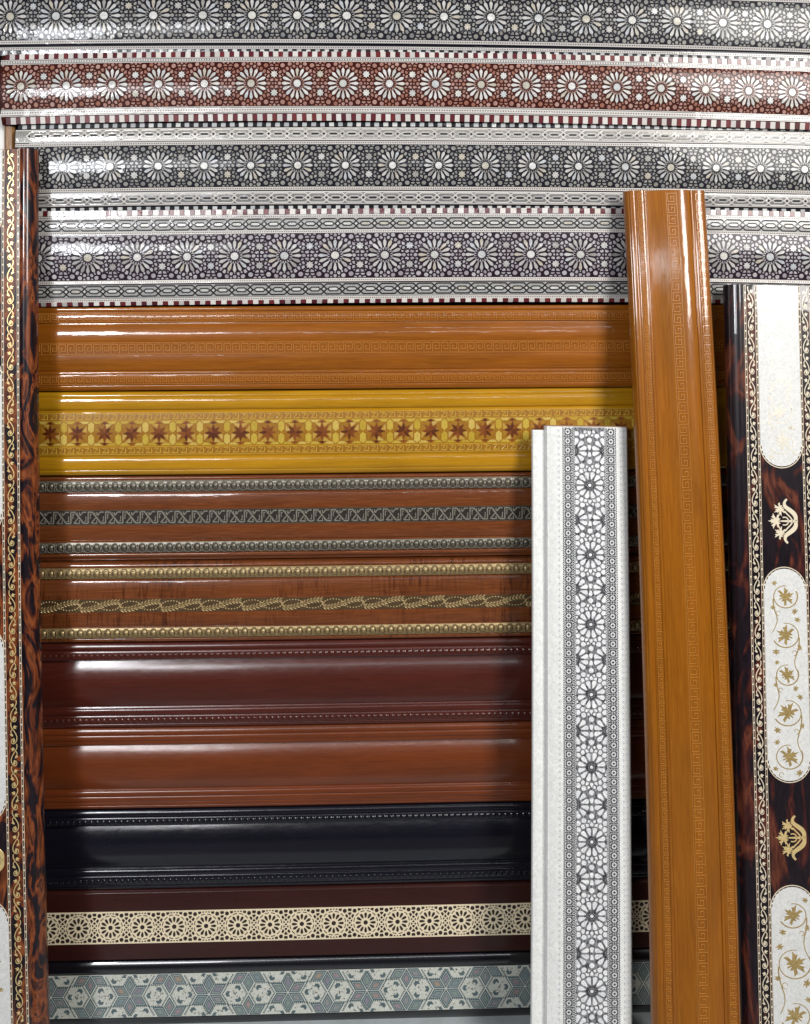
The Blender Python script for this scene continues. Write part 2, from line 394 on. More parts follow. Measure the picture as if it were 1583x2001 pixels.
# ------------------------------------------------------------------ inlay pattern generator
def clip(poly, nx, ny, c):
    out = []; n = len(poly)
    for i in range(n):
        p = poly[i]; q = poly[(i+1) % n]; dp = nx*p[0]+ny*p[1]-c; dq = nx*q[0]+ny*q[1]-c
        if dp <= 0: out.append(p)
        if (dp < 0 < dq) or (dq < 0 < dp):
            t = dp/(dp-dq); out.append((p[0]+(q[0]-p[0])*t, p[1]+(q[1]-p[1])*t))
    return out
def fill_cell(P, Hb, circles, seeds, gap, mind, maxr, step=.7, tiny=2.0):
    """small tesserae between the big figures of one repeat: circles are (u, v, r) kept free; all mirrored in both axes"""
    def images(pts):
        s_ = set()
        for u, v in pts:
            for su in (u, -u):
                for k in (-1, 0, 1, 2):
                    for sv in (v, -v): s_.add((round(su+k*P, 3), round(sv, 3)))
        return s_
    circ = set()
    for u, v, r in circles:
        for (x, y) in images([(u, v)]): circ.add((x, y, r))
    circ = list(circ)
    S = []; rad = {}
    def ok(u, v, d):
        return all((u-x)**2+(v-y)**2 >= d*d for x, y in images(S)) and all(math.hypot(u-x, v-y) >= r+d*.38 for x, y, r in circ)
    for u, v in seeds:
        u = u % P; u = min(u, P-u); v = abs(v)
        if v < Hb/2-1.5 and ok(u, v, mind): S.append((u, v)); rad[(round(u, 3), round(v, 3))] = mind*.5
    us, vs2 = np.meshgrid(np.arange(0, P/2+.01, step), np.arange(0, Hb/2-.8, step)); us = us.ravel(); vs2 = vs2.ravel()
    m = np.full(us.shape, 99.)
    for x, y, r in circ: m = np.minimum(m, np.hypot(us-x, vs2-y)-r)
    m = np.minimum(m, Hb/2-vs2+1.2)
    def upd(pts):
        nonlocal m
        for x, y in images(pts): m = np.minimum(m, np.hypot(us-x, vs2-y)/2)
    def upd2(p, r):
        nonlocal m
        for x, y in images([p]): m = np.minimum(m, np.hypot(us-x, vs2-y)-r)
    for p_ in S: upd2(p_, mind*.5)
    for _ in range(400):
        mm = m.copy()
        for ax in (us, P/2-us, vs2): mm = np.where((ax > .01) & (ax < mm), ax, mm)
        i = int(mm.argmax())
        if mm[i] < tiny: break
        S.append((float(us[i]), float(vs2[i]))); rad[(round(S[-1][0], 3), round(S[-1][1], 3))] = float(min(max(mm[i], tiny), mind*.5)); upd2(S[-1], float(mm[i]))
    rr_ = {}
    for p_ in S:
        for q_ in images([p_]): rr_[q_] = rad[(round(p_[0], 3), round(p_[1], 3))]
    allp = list(rr_); out = []
    for (u, v) in allp:
        if not (0 <= u < P): continue
        poly = [(u+maxr*math.cos(2*PI*(k+.5)/8), v+maxr*math.sin(2*PI*(k+.5)/8)) for k in range(8)]
        for (x, y) in allp:
            d = math.hypot(x-u, y-v)
            if .01 < d < 2*maxr+gap:
                nx, ny = (x-u)/d, (y-v)/d; poly = clip(poly, nx, ny, nx*u+ny*v+d*(.5*.3+.7*rr_[(u, v)]/(rr_[(u, v)]+rr_[(x, y)]))-gap/2)
                if len(poly) < 3: break
        if len(poly) < 3: continue
        for x, y, r in circ:
            d = math.hypot(x-u, y-v)
            if d < r+maxr+gap: nx, ny = (x-u)/d, (y-v)/d; poly = clip(poly, nx, ny, nx*u+ny*v+d-r-gap*.5)
            if len(poly) < 3: break
        if len(poly) < 3: continue
        poly = clip(clip(poly, 0, 1, Hb/2-.4), 0, -1, Hb/2-.4)
        if len(poly) >= 3:
            # drop near-duplicate corners
            q = [poly[0]]
            for p in poly[1:]:
                if math.hypot(p[0]-q[-1][0], p[1]-q[-1][1]) > .35: q.append(p)
            if math.hypot(q[0][0]-q[-1][0], q[0][1]-q[-1][1]) < .35: q.pop()
            if len(q) >= 3: out.append(q)
    return out
def star(cx, cy, n, ro, ri, rot=0, sx=1):
    return [(cx+sx*(ro if i % 2 == 0 else ri)*math.cos(rot+PI*i/n), cy+(ro if i % 2 == 0 else ri)*math.sin(rot+PI*i/n)) for i in range(2*n)]
PETAL = [(12.6, .4), (17, 1.5), (21, 2.45), (25.0, 3.25), (27.6, 3.2), (30.2, 1.9), (31.6, .6)]
def petal(cx, cy, th, sx, sh=PETAL, k=1):
    c, s = math.cos(th), math.sin(th); pts = [(r, w) for r, w in sh]+[(r, -w) for r, w in reversed(sh)]
    return [(cx+sx*k*(r*c-w*s), cy+k*(r*s+w*c)) for r, w in pts]

_P, _H = 92.0, 88.0
ring = [(34.6*math.cos(2*PI*(k+.5)/16), 34.6*math.sin(2*PI*(k+.5)/16)) for k in range(16)]
sring = [(_P/2+12.6*math.cos(2*PI*(k+.5)/8), 18.5+12.6*math.sin(2*PI*(k+.5)/8)) for k in range(8)]
CELL = fill_cell(_P, _H, [(0, 0, 30.6), (_P/2, 18.5, 7.9)], sring+ring+[(_P/2, 42)], 2.5, 7.4, 5.0, tiny=1.4)
print('cell pieces', len(CELL))

def rosette_band(R, root, centers, c, Hb, hf, small, petalm, cname, labeln=None):
    """the rosette frieze: a centre and 16 petals per rosette, stars between, tesserae round them"""
    ky = Hb/_H; tz = MB(R)
    cs = list(centers); cs = [cs[0]-(cs[1]-cs[0])]+cs+[cs[-1]+(cs[-1]-cs[-2])]
    for i in range(len(cs)-1):
        x0, x1 = cs[i], cs[i+1]; kx = (x1-x0)/_P
        for poly in CELL:
            cx = sum(p[0] for p in poly)/len(poly)
            if not (R.a0+3 < x0+cx*kx < R.a1-3): continue
            tz.tile([(x0+u*kx, c+v*ky) for u, v in poly], .8, lambda v: hf(v)+.35, .10)
        if R.a0+10 < (x0+x1)/2 < min(1590, R.a1):
            for sg in (-1, 1):
                MB(R).tile(star((x0+x1)/2, c+sg*18.5*ky, 8, 8.0, 5.3, 0, kx), .9, lambda v: hf(v)+.45).build('star_tile', petalm, root)
    for i, x in enumerate(cs):
        if x < R.a0-20 or x > 1610: continue
        kx = ((cs[min(i+1, len(cs)-1)]-cs[max(i-1, 0)])/(min(i+1, len(cs)-1)-max(i-1, 0)))/_P
        cen = None
        if x > R.a0+8: cen = MB(R).tile(star(x, c, 16, 8.4*ky, 6.9*ky, 0, kx), .9, lambda v: hf(v)+.5).build('rosette_centre', 'pearl_bright', root)
        for k in range(16):
            th = 2*PI*k/16
            pl = petal(x, c, th, kx*1.0, PETAL, ky); px = sum(p[0] for p in pl)/len(pl)
            if px < R.a0+8 or px > 1590: continue
            MB(R).tile(pl, .9, lambda v: hf(v)+.45).build('petal', petalm, cen or root, root)
            t2 = th+PI/16; tz.tile(petal(x, c, t2, kx, [(9.8, .5), (12.6, 1.25), (15.5, .3)], ky), .8, lambda v: hf(v)+.35)
    tz.build('tesserae', small, root, kind='stuff')

def dots(R, root, v, hf, pitch, size, mat, a0, a1, name='dot_row'):
    b = MB(R); a = a0
    while a < a1:
        j = random.uniform(-.25, .25); b.tile([(a+j-size/2, v-size/2), (a+j+size/2, v-size/2), (a+j+size/2, v+size/2), (a+j-size/2, v+size/2)], .5, lambda q: hf(q)+.75); a += pitch
    b.build(name, mat, root, kind='stuff')
def checks(R, root, v0, v1, hf, pitch, duty, ma, mb, a0, a1, names):
    a = a0
    while a < a1:
        for w0, w1, m, nm in ((0, pitch*duty, ma, names[0]), (pitch*duty, pitch, mb, names[1])):
            j = random.uniform(-.5, .5); q = random.uniform(-.35, .35); sh = random.uniform(-.5, .5)
            if a+w0 > R.a1-2: continue
            lift = random.uniform(.35, .6)
            MB(R).tile([(a+w0+.15+sh, v0+q), (a+w1-.15+j+sh, v0+q), (a+w1-.15+j, v1+q), (a+w0+.15, v1+q)], .9, lambda v: hf(v)+lift, .02).build(nm, m, root)
        a += pitch
def chain(R, root, c, hh, hf, x0, mode):
    p = 36.0; x = x0
    while x > R.a0+8: x -= p
    while x < 1600:
        e = hh
        def inside(poly): return min(q[0] for q in poly) > R.a0+1
        hexo = [(x-5.5, c), (x+5, c-e), (x+31, c-e), (x+41.5, c), (x+31, c+e), (x+5, c+e)]
        hexi = [(x+7.5, c), (x+12, c-e*.38), (x+25, c-e*.38), (x+29.5, c), (x+25, c+e*.38), (x+12, c+e*.38)]
        if inside(hexo):
            lm = 'ink_line' ; 
            MB(R).ridge(hexo, 2.9 if mode else 2.4, lambda v: hf(v)+.35, .35 if mode else .5, closed=True, sharp=.8).build('chain_link', 'black_tile' if mode else 'bone', root)
            if mode:
                MB(R).ridge(hexi, 2.5, lambda v: hf(v)+.35, .3, closed=True, sharp=.8).build('inner_link', 'black_tile', root)
                MB(R).tile([(x+9.5, c), (x+12.5, c-e*.25), (x+24.5, c-e*.25), (x+27.5, c), (x+24.5, c+e*.25), (x+12.5, c+e*.25)], .8, lambda v: hf(v)+.5).build('link_tile', 'pearl_bright', root)
            else:
                MB(R).ridge(hexi, 1.6, lambda v: hf(v)+.35, .4, closed=True, sharp=.8).build('inner_link', 'bone', root)
                MB(R).tile([(x+11.5, c-1.5), (x+25.5, c-1.5), (x+25.5, c+1.5), (x+11.5, c+1.5)], .8, lambda v: hf(v)+.5).build('dash_tile', 'black_tile', root)
        dm = [(x-2.6, c), (x, c-2.8), (x+2.6, c), (x, c+2.8)]
        if inside(dm): MB(R).tile(dm, .8, lambda v: hf(v)+.5).build('diamond_tile', 'bone' if mode else 'black_tile', root)
        # shell pieces of the ground above and below each link
        x += p

NSEG = 44
GROUP_PEARL = 'pearl inlaid mouldings at the top of the rack'
# ------------------------------------------------------------------ setting
def structure(name, verts, faces, mat):
    m = bpy.data.meshes.new(name); m.from_pydata(verts, [], faces); m.materials.append(MATS[mat]); o = bpy.data.objects.new(name, m); COL.objects.link(o); o['kind'] = 'structure'; return o
structure('floor', [(-2.5, .3, 0), (2.5, .3, 0), (2.5, -4.5, 0), (-2.5, -4.5, 0)], [(3, 2, 1, 0)], 'floor_tile')
structure('pale_floor_sheet', [(-1.4, .003, .004), (1.4, .003, .004), (1.4, -.42, .004), (-1.4, -.42, .004)], [(3, 2, 1, 0)], 'pale_floor')  # added pale sheet for the floor by the wall; wider floor darkened against reflections
structure('wall', [(-1.4, .004, -.02), (1.4, .004, -.02), (1.4, .004, 2.4), (-1.4, .004, 2.4)], [(0, 1, 2, 3)], 'backing')

# ------------------------------------------------------------------ 1: black pearl moulding, topmost
R = HRail(31, [(10, 2), (265, 0), (500, -1), (800, 1), (1060, 5.5), (1500, 16.5)], -70, 1660)
root = empty('inlaid_board', R, 'topmost black moulding with mother of pearl rosettes, cut by the top of the picture', 'moulding', GROUP_PEARL)
P = prof(-32, 24, 'l', -22, 26, 'q', 85, 27, 5.5, 'l', 86, 24, 'l', 89, 24, 'l', 89.5, 27, 'q', 106, 26, .5); hf = hfun(P)
loft(R, P, R.a0, R.a1, NSEG, 'body', 'black_lacquer', root)
C1 = [20.8, 110, 203.5, 300, 396.7, 492.8, 581, 677.6, 775.4, 867.5, 959.5, 1052, 1145, 1235, 1322.6, 1412, 1499, 1587]
rosette_band(R, root, C1, 31, 91, hf, 'pearl_grey', 'pearl', 'black')
for v0, v1 in ((77, 83.6), (89.8, 95.5), (-22, -15.5)):
    strip(R, v0, v1, hf, .3, R.a0, R.a1, NSEG, 'border_strip', 'bone', root); dots(R, root, (v0+v1)/2, hf, 4.6, 2.0, 'black_tile', -6, 1590)
checks(R, root, 96.4, 105, hf, 18.0, .5, 'black_tile', 'grey_tile', -5, 1590, ('black_check', 'grey_check'))

# ------------------------------------------------------------------ 2: maroon pearl moulding
R = HRail(164, [(40, 4.5), (265, 0), (500, -1), (850, -1), (1117, 4.5), (1550, 16)], 1, 1660, 34)
root = empty('inlaid_board', R, 'maroon moulding with mother of pearl rosettes and maroon and white checked edges', 'moulding', GROUP_PEARL)
P = prof(100, 26, 'l', 100.5, 30, 'l', 122, 32, 'q', 209, 32, 5, 'l', 223, 32, 'l', 238, 30.5, 'l', 238.5, 25); hf = hfun(P)
loft(R, P, R.a0, R.a1, NSEG, 'body', 'maroon_lacquer', root)
C2 = [41.8, 130.6, 220, 310.7, 400, 491, 581, 670.6, 761, 850.7, 940, 1027.8, 1116.8, 1205, 1291, 1378, 1462, 1547]
rosette_band(R, root, C2, 165, 87, hf, 'pearl_rose', 'pearl_bright', 'maroon')
for v0, v1 in ((112.2, 121.5), (209, 222.5)):
    strip(R, v0, v1, hf, .3, R.a0, R.a1, NSEG, 'border_strip', 'bone', root); dots(R, root, (v0+v1)/2, hf, 5.0, 2.1, 'black_tile', 4, 1590)
    for v in (v0+1.9, v1-1.9): strip(R, v-.55, v+.55, hf, .6, R.a0, R.a1, NSEG, 'stringing_line', 'black_tile', root, steps=1)
checks(R, root, 100.8, 111.8, hf, 19.1, .45, 'maroon_tile', 'bone', 9, 1590, ('maroon_check', 'white_check'))
checks(R, root, 224, 237.6, hf, 19.3, .47, 'maroon_tile', 'bone', 11, 1590, ('maroon_check', 'white_check'))

# ------------------------------------------------------------------ 3: black pearl moulding with white chain edges
R = HRail(326.5, [(120, 1), (265, 0), (500, -3.5), (800, -3), (1130, -1), (1571, 5)], 30, 1660)
root = empty('inlaid_board', R, 'black moulding with pearl rosettes between two grey chain borders with white outlines', 'moulding', GROUP_PEARL)
P = prof(240, 18, 'l', 240.5, 23, 'l', 250, 24, 'l', 251, 27, 'q', 278, 29, 1.5, 'q', 375, 29, 4, 'q', 403, 27, 1.5, 'l', 404, 24, 'l', 412, 23); hf = hfun(P)
loft(R, P, R.a0, R.a1, NSEG, 'body', 'black_lacquer', root)
C3 = [31.5, 123.9, 216, 309.7, 399.4, 490.5, 582, 675, 767, 857, 948, 1040, 1130, 1221, 1310, 1398.6, 1485, 1571]
rosette_band(R, root, C3, 326.5, 82, hf, 'pearl_grey', 'pearl', 'black')
for v0, v1 in ((278.6, 284.8), (368.2, 374.2)):
    strip(R, v0, v1, hf, .3, R.a0, R.a1, NSEG, 'border_strip', 'bone', root); dots(R, root, (v0+v1)/2, hf, 4.4, 2.0, 'black_tile', 33, 1590)
for c in (264, 389.5):
    strip(R, c-12.6, c+12.6, hf, .2, R.a0, R.a1, NSEG, 'border_ground', 'pearl_grey', root)
    for sg in (-1, 1): strip(R, c+sg*11.6-1.1, c+sg*11.6+1.1, hf, .5, R.a0, R.a1, NSEG, 'stringing_line', 'bone', root, steps=1)
    chain(R, root, c, 9.0, hf, 57 if c < 300 else 170, 0)
checks(R, root, 240.8, 249, hf, 17.7, .46, 'black_tile', 'grey_tile', 33, 1590, ('black_check', 'grey_check'))
checks(R, root, 405, 411.5, hf, 18.6, .5, 'black_tile', 'grey_tile', 70, 1590, ('black_check', 'grey_check'))

# ------------------------------------------------------------------ 4: pale pearl moulding with black chain edges
R = HRail(502, [(80, 1), (265, 0), (550, -3), (800, -7.5), (1130, -5), (1504, -1.5)], 40, 1660, 34)
root = empty('inlaid_board', R, 'pale pearl moulding with dark rosettes between two white borders with black chain outlines', 'moulding', GROUP_PEARL)
P = prof(410.5, 26, 'l', 411, 30, 'l', 428, 31, 'q', 458, 32, 1.2, 'q', 549, 33, 4, 'q', 584, 31, 1.5, 'l', 597.5, 30, 'l', 598, 25); hf = hfun(P)
loft(R, P, R.a0, R.a1, NSEG, 'body', 'plum_lacquer', root)
C4 = [75.3, 172.4, 268.8, 366, 458.7, 556, 655, 752, 849, 941, 1037, 1134, 1227, 1320, 1413.5, 1504, 1595]
rosette_band(R, root, C4, 503.5, 88, hf, 'pearl_lilac', 'pearl', 'pale')
for v0, v1 in ((422.5, 429), (453, 459), (548.5, 555), (584, 590)):
    strip(R, v0, v1, hf, .3, R.a0, R.a1, NSEG, 'border_strip', 'bone', root); dots(R, root, (v0+v1)/2, hf, 4.3, 1.8, 'black_tile', 70, 1590)
for c in (441, 569.5):
    strip(R, c-12, c+14-(2 if c < 500 else 0), hf, .2, R.a0, R.a1, NSEG, 'border_ground', 'pearl', root)
    chain(R, root, c, 9.8, hf, 228 if c < 500 else 201, 1)
checks(R, root, 411.3, 422, hf, 20.6, .44, 'maroon_tile', 'bone', 62, 1590, ('maroon_check', 'white_check'))
checks(R, root, 589.8, 597.5, hf, 20.8, .48, 'maroon_tile', 'bone', 68, 1590, ('maroon_check', 'white_check'))

# ------------------------------------------------------------------ greek key and other carved rows
def key_row(R, root, v0, v1, hf, pitch, a0, a1, mat, name='key_motif', w=1.5, hgt=.55, kind=0, lines=True):
    a = a0; Hh = v1-v0
    while a < a1:
        q = pitch
        if kind == 0:
            pts = [(a+.08*q, v1-.02*Hh), (a+.08*q, v0+.10*Hh), (a+.84*q, v0+.10*Hh), (a+.84*q, v0+.74*Hh), (a+.36*q, v0+.74*Hh), (a+.36*q, v0+.42*Hh), (a+.62*q, v0+.42*Hh)]
        elif kind == 1:
            pts = [(a+.02*q, v0+.14*Hh), (a+.52*q, v0+.14*Hh), (a+.10*q, v0+.86*Hh), (a+.72*q, v0+.86*Hh), (a+.72*q, v0+.10*Hh)]
        MB(R).ridge(pts, w, lambda v: hf(v), hgt).build(name, mat, root, smooth=50)
        a += pitch
    if lines:
        b = MB(R)
        for v in (v0-1, v1+1.2):
            n = 40; b.ridge([(a0+(a1-a0)*i/n, v) for i in range(n+1)], 1.3, hf, .4)
        b.build('carved_border', mat, root, smooth=50)

# ------------------------------------------------------------------ 5: orange wood with greek key carving
R = HRail(682, [(80, 1), (265, 0), (650, -3), (1235, -5.5), (1583, -7)], 40, 1660)
root = empty('carved_board', R, 'orange varnished wood moulding with three greek key rows, lying below the pearl mouldings', 'moulding')
P = prof(599, 18, 'l', 599.6, 22, 'r', 610, 23, 2.5, 'q', 630, 25, 1.6, 'l', 631, 22, 'l', 633.5, 22, 'q', 669, 28.0, 2.6, 'l', 693, 28.2, 'q', 724, 26.5, 1.6, 'l', 725, 25, 'r', 733, 26, 2.2, 'q', 752, 25, 1.2, 'l', 753, 23.5, 'r', 765, 19, 3.2); hf = hfun(P)
loft(R, P, R.a0, R.a1, NSEG, 'body', 'amber_wood', root)
key_row(R, root, 613, 628, hf, 16.5, 62, 1440, 'amber_key', w=1.6, hgt=1.1)
key_row(R, root, 671, 691, hf, 17.0, 62, 1440, 'amber_key', w=1.9, hgt=1.1)
key_row(R, root, 735, 750, hf, 16.6, 62, 1440, 'amber_key', w=1.6, hgt=1.1)

# ------------------------------------------------------------------ 6: yellow wood with star marquetry
R = HRail(848, [(80, 1), (265, 0), (650, -3.5), (1040, -7.5), (1583, -12)], 40, 1660)
root = empty('marquetry_board', R, 'yellow varnished wood moulding with a row of brown eight pointed inlaid stars', 'moulding')
P = prof(766, 18, 'r', 776, 23, 2.2, 'r', 801, 24, 4.0, 'l', 802.5, 21.5, 'l', 804, 23.5, 'l', 807, 25, 'q', 890, 25, 2.2, 'l', 891, 24.5, 'l', 894, 23, 'r', 920, 24, 3.6, 'r', 931, 18, 2.6); hf = hfun(P)
loft(R, P, R.a0, R.a1, NSEG, 'body', 'yellow_wood', root)
for v0, v1 in ((809, 821.5), (875, 887.5)):
    strip(R, v0-1.5, v1+1.5, hf, .1, R.a0, R.a1, NSEG, 'zigzag_ground', 'zigzag_dark', root)
    key_row(R, root, v0, v1, hf, 17.0, 62, 1260, 'zigzag_light', 'zigzag_motif', 2.0, 1.3, 1)
cy = 847.5; x = 97.3
hi = lambda v: hf(v)+.25
strip(R, cy-24.5, cy+24.5, hf, .08, R.a0, R.a1, NSEG, 'star_ground', 'star_tan', root)
while x < 1262:
    for k in range(8):
        th = PI/4*k; a1_, a2_ = th-PI/8, th+PI/8; ro, ri = 17.6, 9.0
        MB(R).tile([(x, cy), (x+ri*math.cos(a1_), cy+ri*math.sin(a1_)), (x+ro*math.cos(th), cy+ro*math.sin(th)), (x+ri*math.cos(a2_), cy+ri*math.sin(a2_))], .6, lambda v: hf(v)+.36, .03).build('star_rhomb', 'star_brown', root)
        # pale kites between the points
        tm = th+PI/8; sq = lambda q: (x+18.3*math.cos(q)/max(abs(math.cos(q)), abs(math.sin(q))), cy+18.3*math.sin(q)/max(abs(math.cos(q)), abs(math.sin(q))))
        MB(R).tile([(x+10.2*math.cos(tm), cy+10.2*math.sin(tm)), sq(tm-.30), sq(tm), sq(tm+.30)], .6, lambda v: hf(v)+.36, .05).build('star_kite', 'star_pale', root)
    for sg in (-1, 1):
        xm = x+26.6; c2 = cy+sg*12.2
        MB(R).tile([(xm, c2-11.6), (xm+6, c2-6.5), (xm+6, c2+6.5), (xm, c2+11.6), (xm-6, c2+6.5), (xm-6, c2-6.5)], .6, lambda v: hf(v)+.36, .04).build('hexagon_tile', 'hex_pale', root)
        MB(R).tile([(x, cy+sg*23.8), (x-7.5, cy+sg*17.6), (x+7.5, cy+sg*17.6)], .6, lambda v: hf(v)+.34, .04).build('triangle_tile', 'star_brown', root)
        for s2 in (-1, 1):
            MB(R).tile([(x+s2*4, cy+sg*23.8), (x+s2*24, cy+sg*23.8), (x+s2*19, cy+sg*18.8), (x+s2*10, cy+sg*18.8)], .6, lambda v: hf(v)+.34, .04).build('trapezium_tile', 'hex_pale', root)
    x += 53.2

# ------------------------------------------------------------------ beads
def bead_row(R, root, c, ra, rv, hf, pitch, a0, a1, matb, matr, matd):
    a = a0
    while a < a1:
        o = MB(R).dome(a, c, ra*.88, rv*.92, hf, 2.2, 12, 3).build('bead', matb, root, smooth=60)
        el = [(a+ra*1.45*math.cos(2*PI*i/16), c+rv*1.22*math.sin(2*PI*i/16)) for i in range(16)]
        MB(R).tile([(a+ra*1.30*math.cos(2*PI*i/16), c+rv*1.16*math.sin(2*PI*i/16)) for i in range(16)], .3, lambda v: hf(v)+.22, 0).build('bead_shade_ring', matd, o, root)  # slightly raised ring; shade of a groove round the bead put into its colour
        MB(R).ridge(el, 1.7, hf, 1.1, closed=True).build('bead_rim', matr, o, root, smooth=60)
        a += pitch
    b = MB(R); a = a0+pitch/2
    while a < a1:
        b.dome(a, c, pitch*.16, 2.0, hf, .9, 6, 1)
        b.dome(a-1.9, c-rv*.85, 1.5, 2.4, hf, .7, 6, 1, .5); b.dome(a+1.9, c-rv*.85, 1.5, 2.4, hf, .7, 6, 1, -.5)
        b.dome(a-1.9, c+rv*.85, 1.5, 2.4, hf, .7, 6, 1, -.5); b.dome(a+1.9, c+rv*.85, 1.5, 2.4, hf, .7, 6, 1, .5)
        a += pitch
    b.build('dart_row', matr, root, smooth=50, kind='stuff')
AE = 1300
# ------------------------------------------------------------------ 7: walnut with pewter trims
R = HRail(1015, [(80, 1.5), (265, 0), (650, -4.5), (1040, -9), (1583, -15)], 40, 1660)
root = empty('bead_trim_board', R, 'red brown wood moulding with grey metal bead rows and a grey interlaced strip', 'moulding')
P = prof(932.5, 17, 'r', 939, 20, 2, 'r', 963.5, 20, 5, 'l', 965, 18.5, 'l', 967, 20, 'q', 997, 24.6, 1.0, 'l', 1027.5, 25, 'q', 1056, 24, 1.5, 'l', 1058, 21, 'l', 1060, 23, 'r', 1083, 20, 4.5, 'l', 1084, 19, 'r', 1091.5, 19.5, 2, 'l', 1093, 15, 'l', 1100, 13); hf = hfun(P)
loft(R, P, R.a0, R.a1, NSEG, 'body', 'walnut_wood', root)
for v0, v1, c in ((940.5, 963, 951.8), (1061, 1082.5, 1072)):
    strip(R, v0, v1, hf, .35, R.a0, R.a1, NSEG, 'bead_trim', 'pewter', root, steps=10)
    bead_row(R, root, c, 5.2, 7.6, lambda v: hf(v)+.4, 17.9, 80, AE, 'pewter', 'pewter_light', 'pewter_dark')
strip(R, 997.6, 1027, hf, .3, R.a0, R.a1, NSEG, 'interlace_trim', 'pewter_dark', root)
a = 66; v0 = 997.6; hx = lambda v: hf(v)+.3
while a < AE:
    b = MB(R); e = lambda *q: [(a+u, v0+w) for u, w in q]
    b.ridge(e((3, 25.5), (3, 4), (11, 4), (28, 25.5), (37, 25.5)), 3.3, hx, 1.7)
    b.ridge(e((7, 17), (7, 8), (10, 8)), 2.3, hx, 1.2); b.ridge(e((30, 21.5), (32.5, 21.5), (32.5, 12)), 2.3, hx, 1.2)
    b.ridge(e((9, 25.5), (18, 14.5)), 3.1, hx, 1.3); b.ridge(e((21.5, 10.5), (26.5, 4), (33, 4)), 3.1, hx, 1.3)
    b.ridge(e((20, 4), (20, 10)), 2.8, hx, 1.2); b.ridge(e((20, 19), (20, 25.5), (11, 25.5)), 2.8, hx, 1.2); b.ridge(e((24, 25), (24, 22)), 1.8, hx, .8); b.ridge(e((16, 4), (16, 8)), 1.8, hx, .8)
    b.build('interlace_motif', 'pewter_light', root, smooth=55); a += 34
b = MB(R)
for v in (998.6, 1026.2): b.ridge([(40+(1300-40)*i/40, v) for i in range(41)], 1.6, hx, .9)
b.build('trim_edge', 'pewter', root, smooth=50)

# ------------------------------------------------------------------ 8: flamed wood with antique gold trims
R = HRail(1181, [(80, 1.5), (265, 0), (650, -5), (1040, -10.5), (1583, -18)], 40, 1660)
root = empty('bead_trim_board', R, 'streaked brown wood moulding with gold bead rows and a gold twisted leaf strip', 'moulding')
P = prof(1101.5, 15, 'r', 1111.5, 20, 2.6, 'l', 1112, 19.5, 'r', 1134, 20, 4.6, 'l', 1135.5, 18, 'l', 1137.5, 20, 'q', 1172, 25, 1.8, 'l', 1198.5, 25.3, 'q', 1226, 24, 1.5, 'l', 1227.5, 21.5, 'l', 1229, 22, 'r', 1250.5, 20, 4.4, 'l', 1251.5, 19, 'r', 1259.5, 17, 2.2); hf = hfun(P)
loft(R, P, R.a0, R.a1, NSEG, 'body', 'flamed_wood', root)
for v0, v1, c in ((1112.6, 1133.5, 1123), (1229.5, 1250, 1239.8)):
    strip(R, v0, v1, hf, .35, R.a0, R.a1, NSEG, 'bead_trim', 'antique_gold', root, steps=10)
    bead_row(R, root, c, 5.0, 7.2, lambda v: hf(v)+.4, 17.9, 80 if c < 1200 else 84, AE, 'antique_gold', 'antique_gold', 'antique_gold_dark')
strip(R, 1172.8, 1198, hf, .3, R.a0, R.a1, NSEG, 'leaf_trim', 'antique_gold_dark', root)
a = 74; cv = 1185.5; hx = lambda v: hf(v)+.35
while a < AE:
    b = MB(R)
    def S(t): return (a+4+72*t, cv+7.2*math.cos(PI*min(1, max(0, (t-.08)/.84))))
    for i in range(12):
        t = i/11; p = S(t); q = S(min(1, t+.03)); q0 = S(max(0, t-.03)); ang = math.atan2(q[1]-q0[1], q[0]-q0[0])
        for sd in (-1, 1): b.dome(p[0]-sd*math.sin(ang)*2.9, p[1]+sd*math.cos(ang)*2.9, 5.4, 1.8, hx, 2.0+.5*(i % 2), 8, 2, ang+sd*.62)
        b.dome(p[0], p[1], 4.0, 1.3, hx, 2.6, 8, 2, ang)
    b.build('twisted_leaf', 'antique_gold', root, smooth=60)
    b = MB(R)
    for i in range(11):
        th = PI*(.92+.95*i/10); b.dome(a+21+20*math.cos(th), cv+1.0+9.6*math.sin(th), 2.0, 2.0, hx, 1.3, 7, 2)
        th = PI*(-.08+.95*i/10); b.dome(a+59+20*math.cos(th), cv-1.0+9.6*math.sin(th), 2.0, 2.0, hx, 1.3, 7, 2)
    b.build('bead_string', 'antique_gold', root, smooth=60); a += 79.5

# ------------------------------------------------------------------ 9-11: plain coved mouldings
def small_beads(R, root, c, rv, hf, pitch, a0, a1, mat):
    b = MB(R); a = a0
    while a < a1:
        b.dome(a, c, pitch*.40, rv*.72, hf, 1.5, 8, 2)
        b.ridge([(a-pitch*.48, c-rv), (a-pitch*.30, c+rv*.2), (a, c+rv), (a+pitch*.30, c+rv*.2), (a+pitch*.48, c-rv)], 1.0, hf, .6)
        b.dome(a+pitch*.5, c-rv*.7, pitch*.14, 2, hf, 1.1, 6, 1); a += pitch
    b.build('small_bead_row', mat, root, smooth=60, kind='stuff')
R = HRail(1345, [(80, 2), (265, 0), (650, -6), (1040, -12), (1583, -20)], 40, 1660)
root = empty('coved_board', R, 'dark red mahogany moulding with a smooth rounded field between two fine bead rows', 'moulding')
P = prof(1261, 15, 'r', 1273.5, 20, 3, 'l', 1274.5, 19, 'r', 1293.5, 20, 3.6, 'l', 1295, 17.5, 'l', 1298, 11, 'q', 1387, 17, 11, 'l', 1389, 18, 'r', 1402, 20, 3, 'r', 1420, 19, 3.4, 'r', 1428, 16, 2.2); hf = hfun(P)
loft(R, P, R.a0, R.a1, NSEG, 'body', 'mahogany_wood', root)
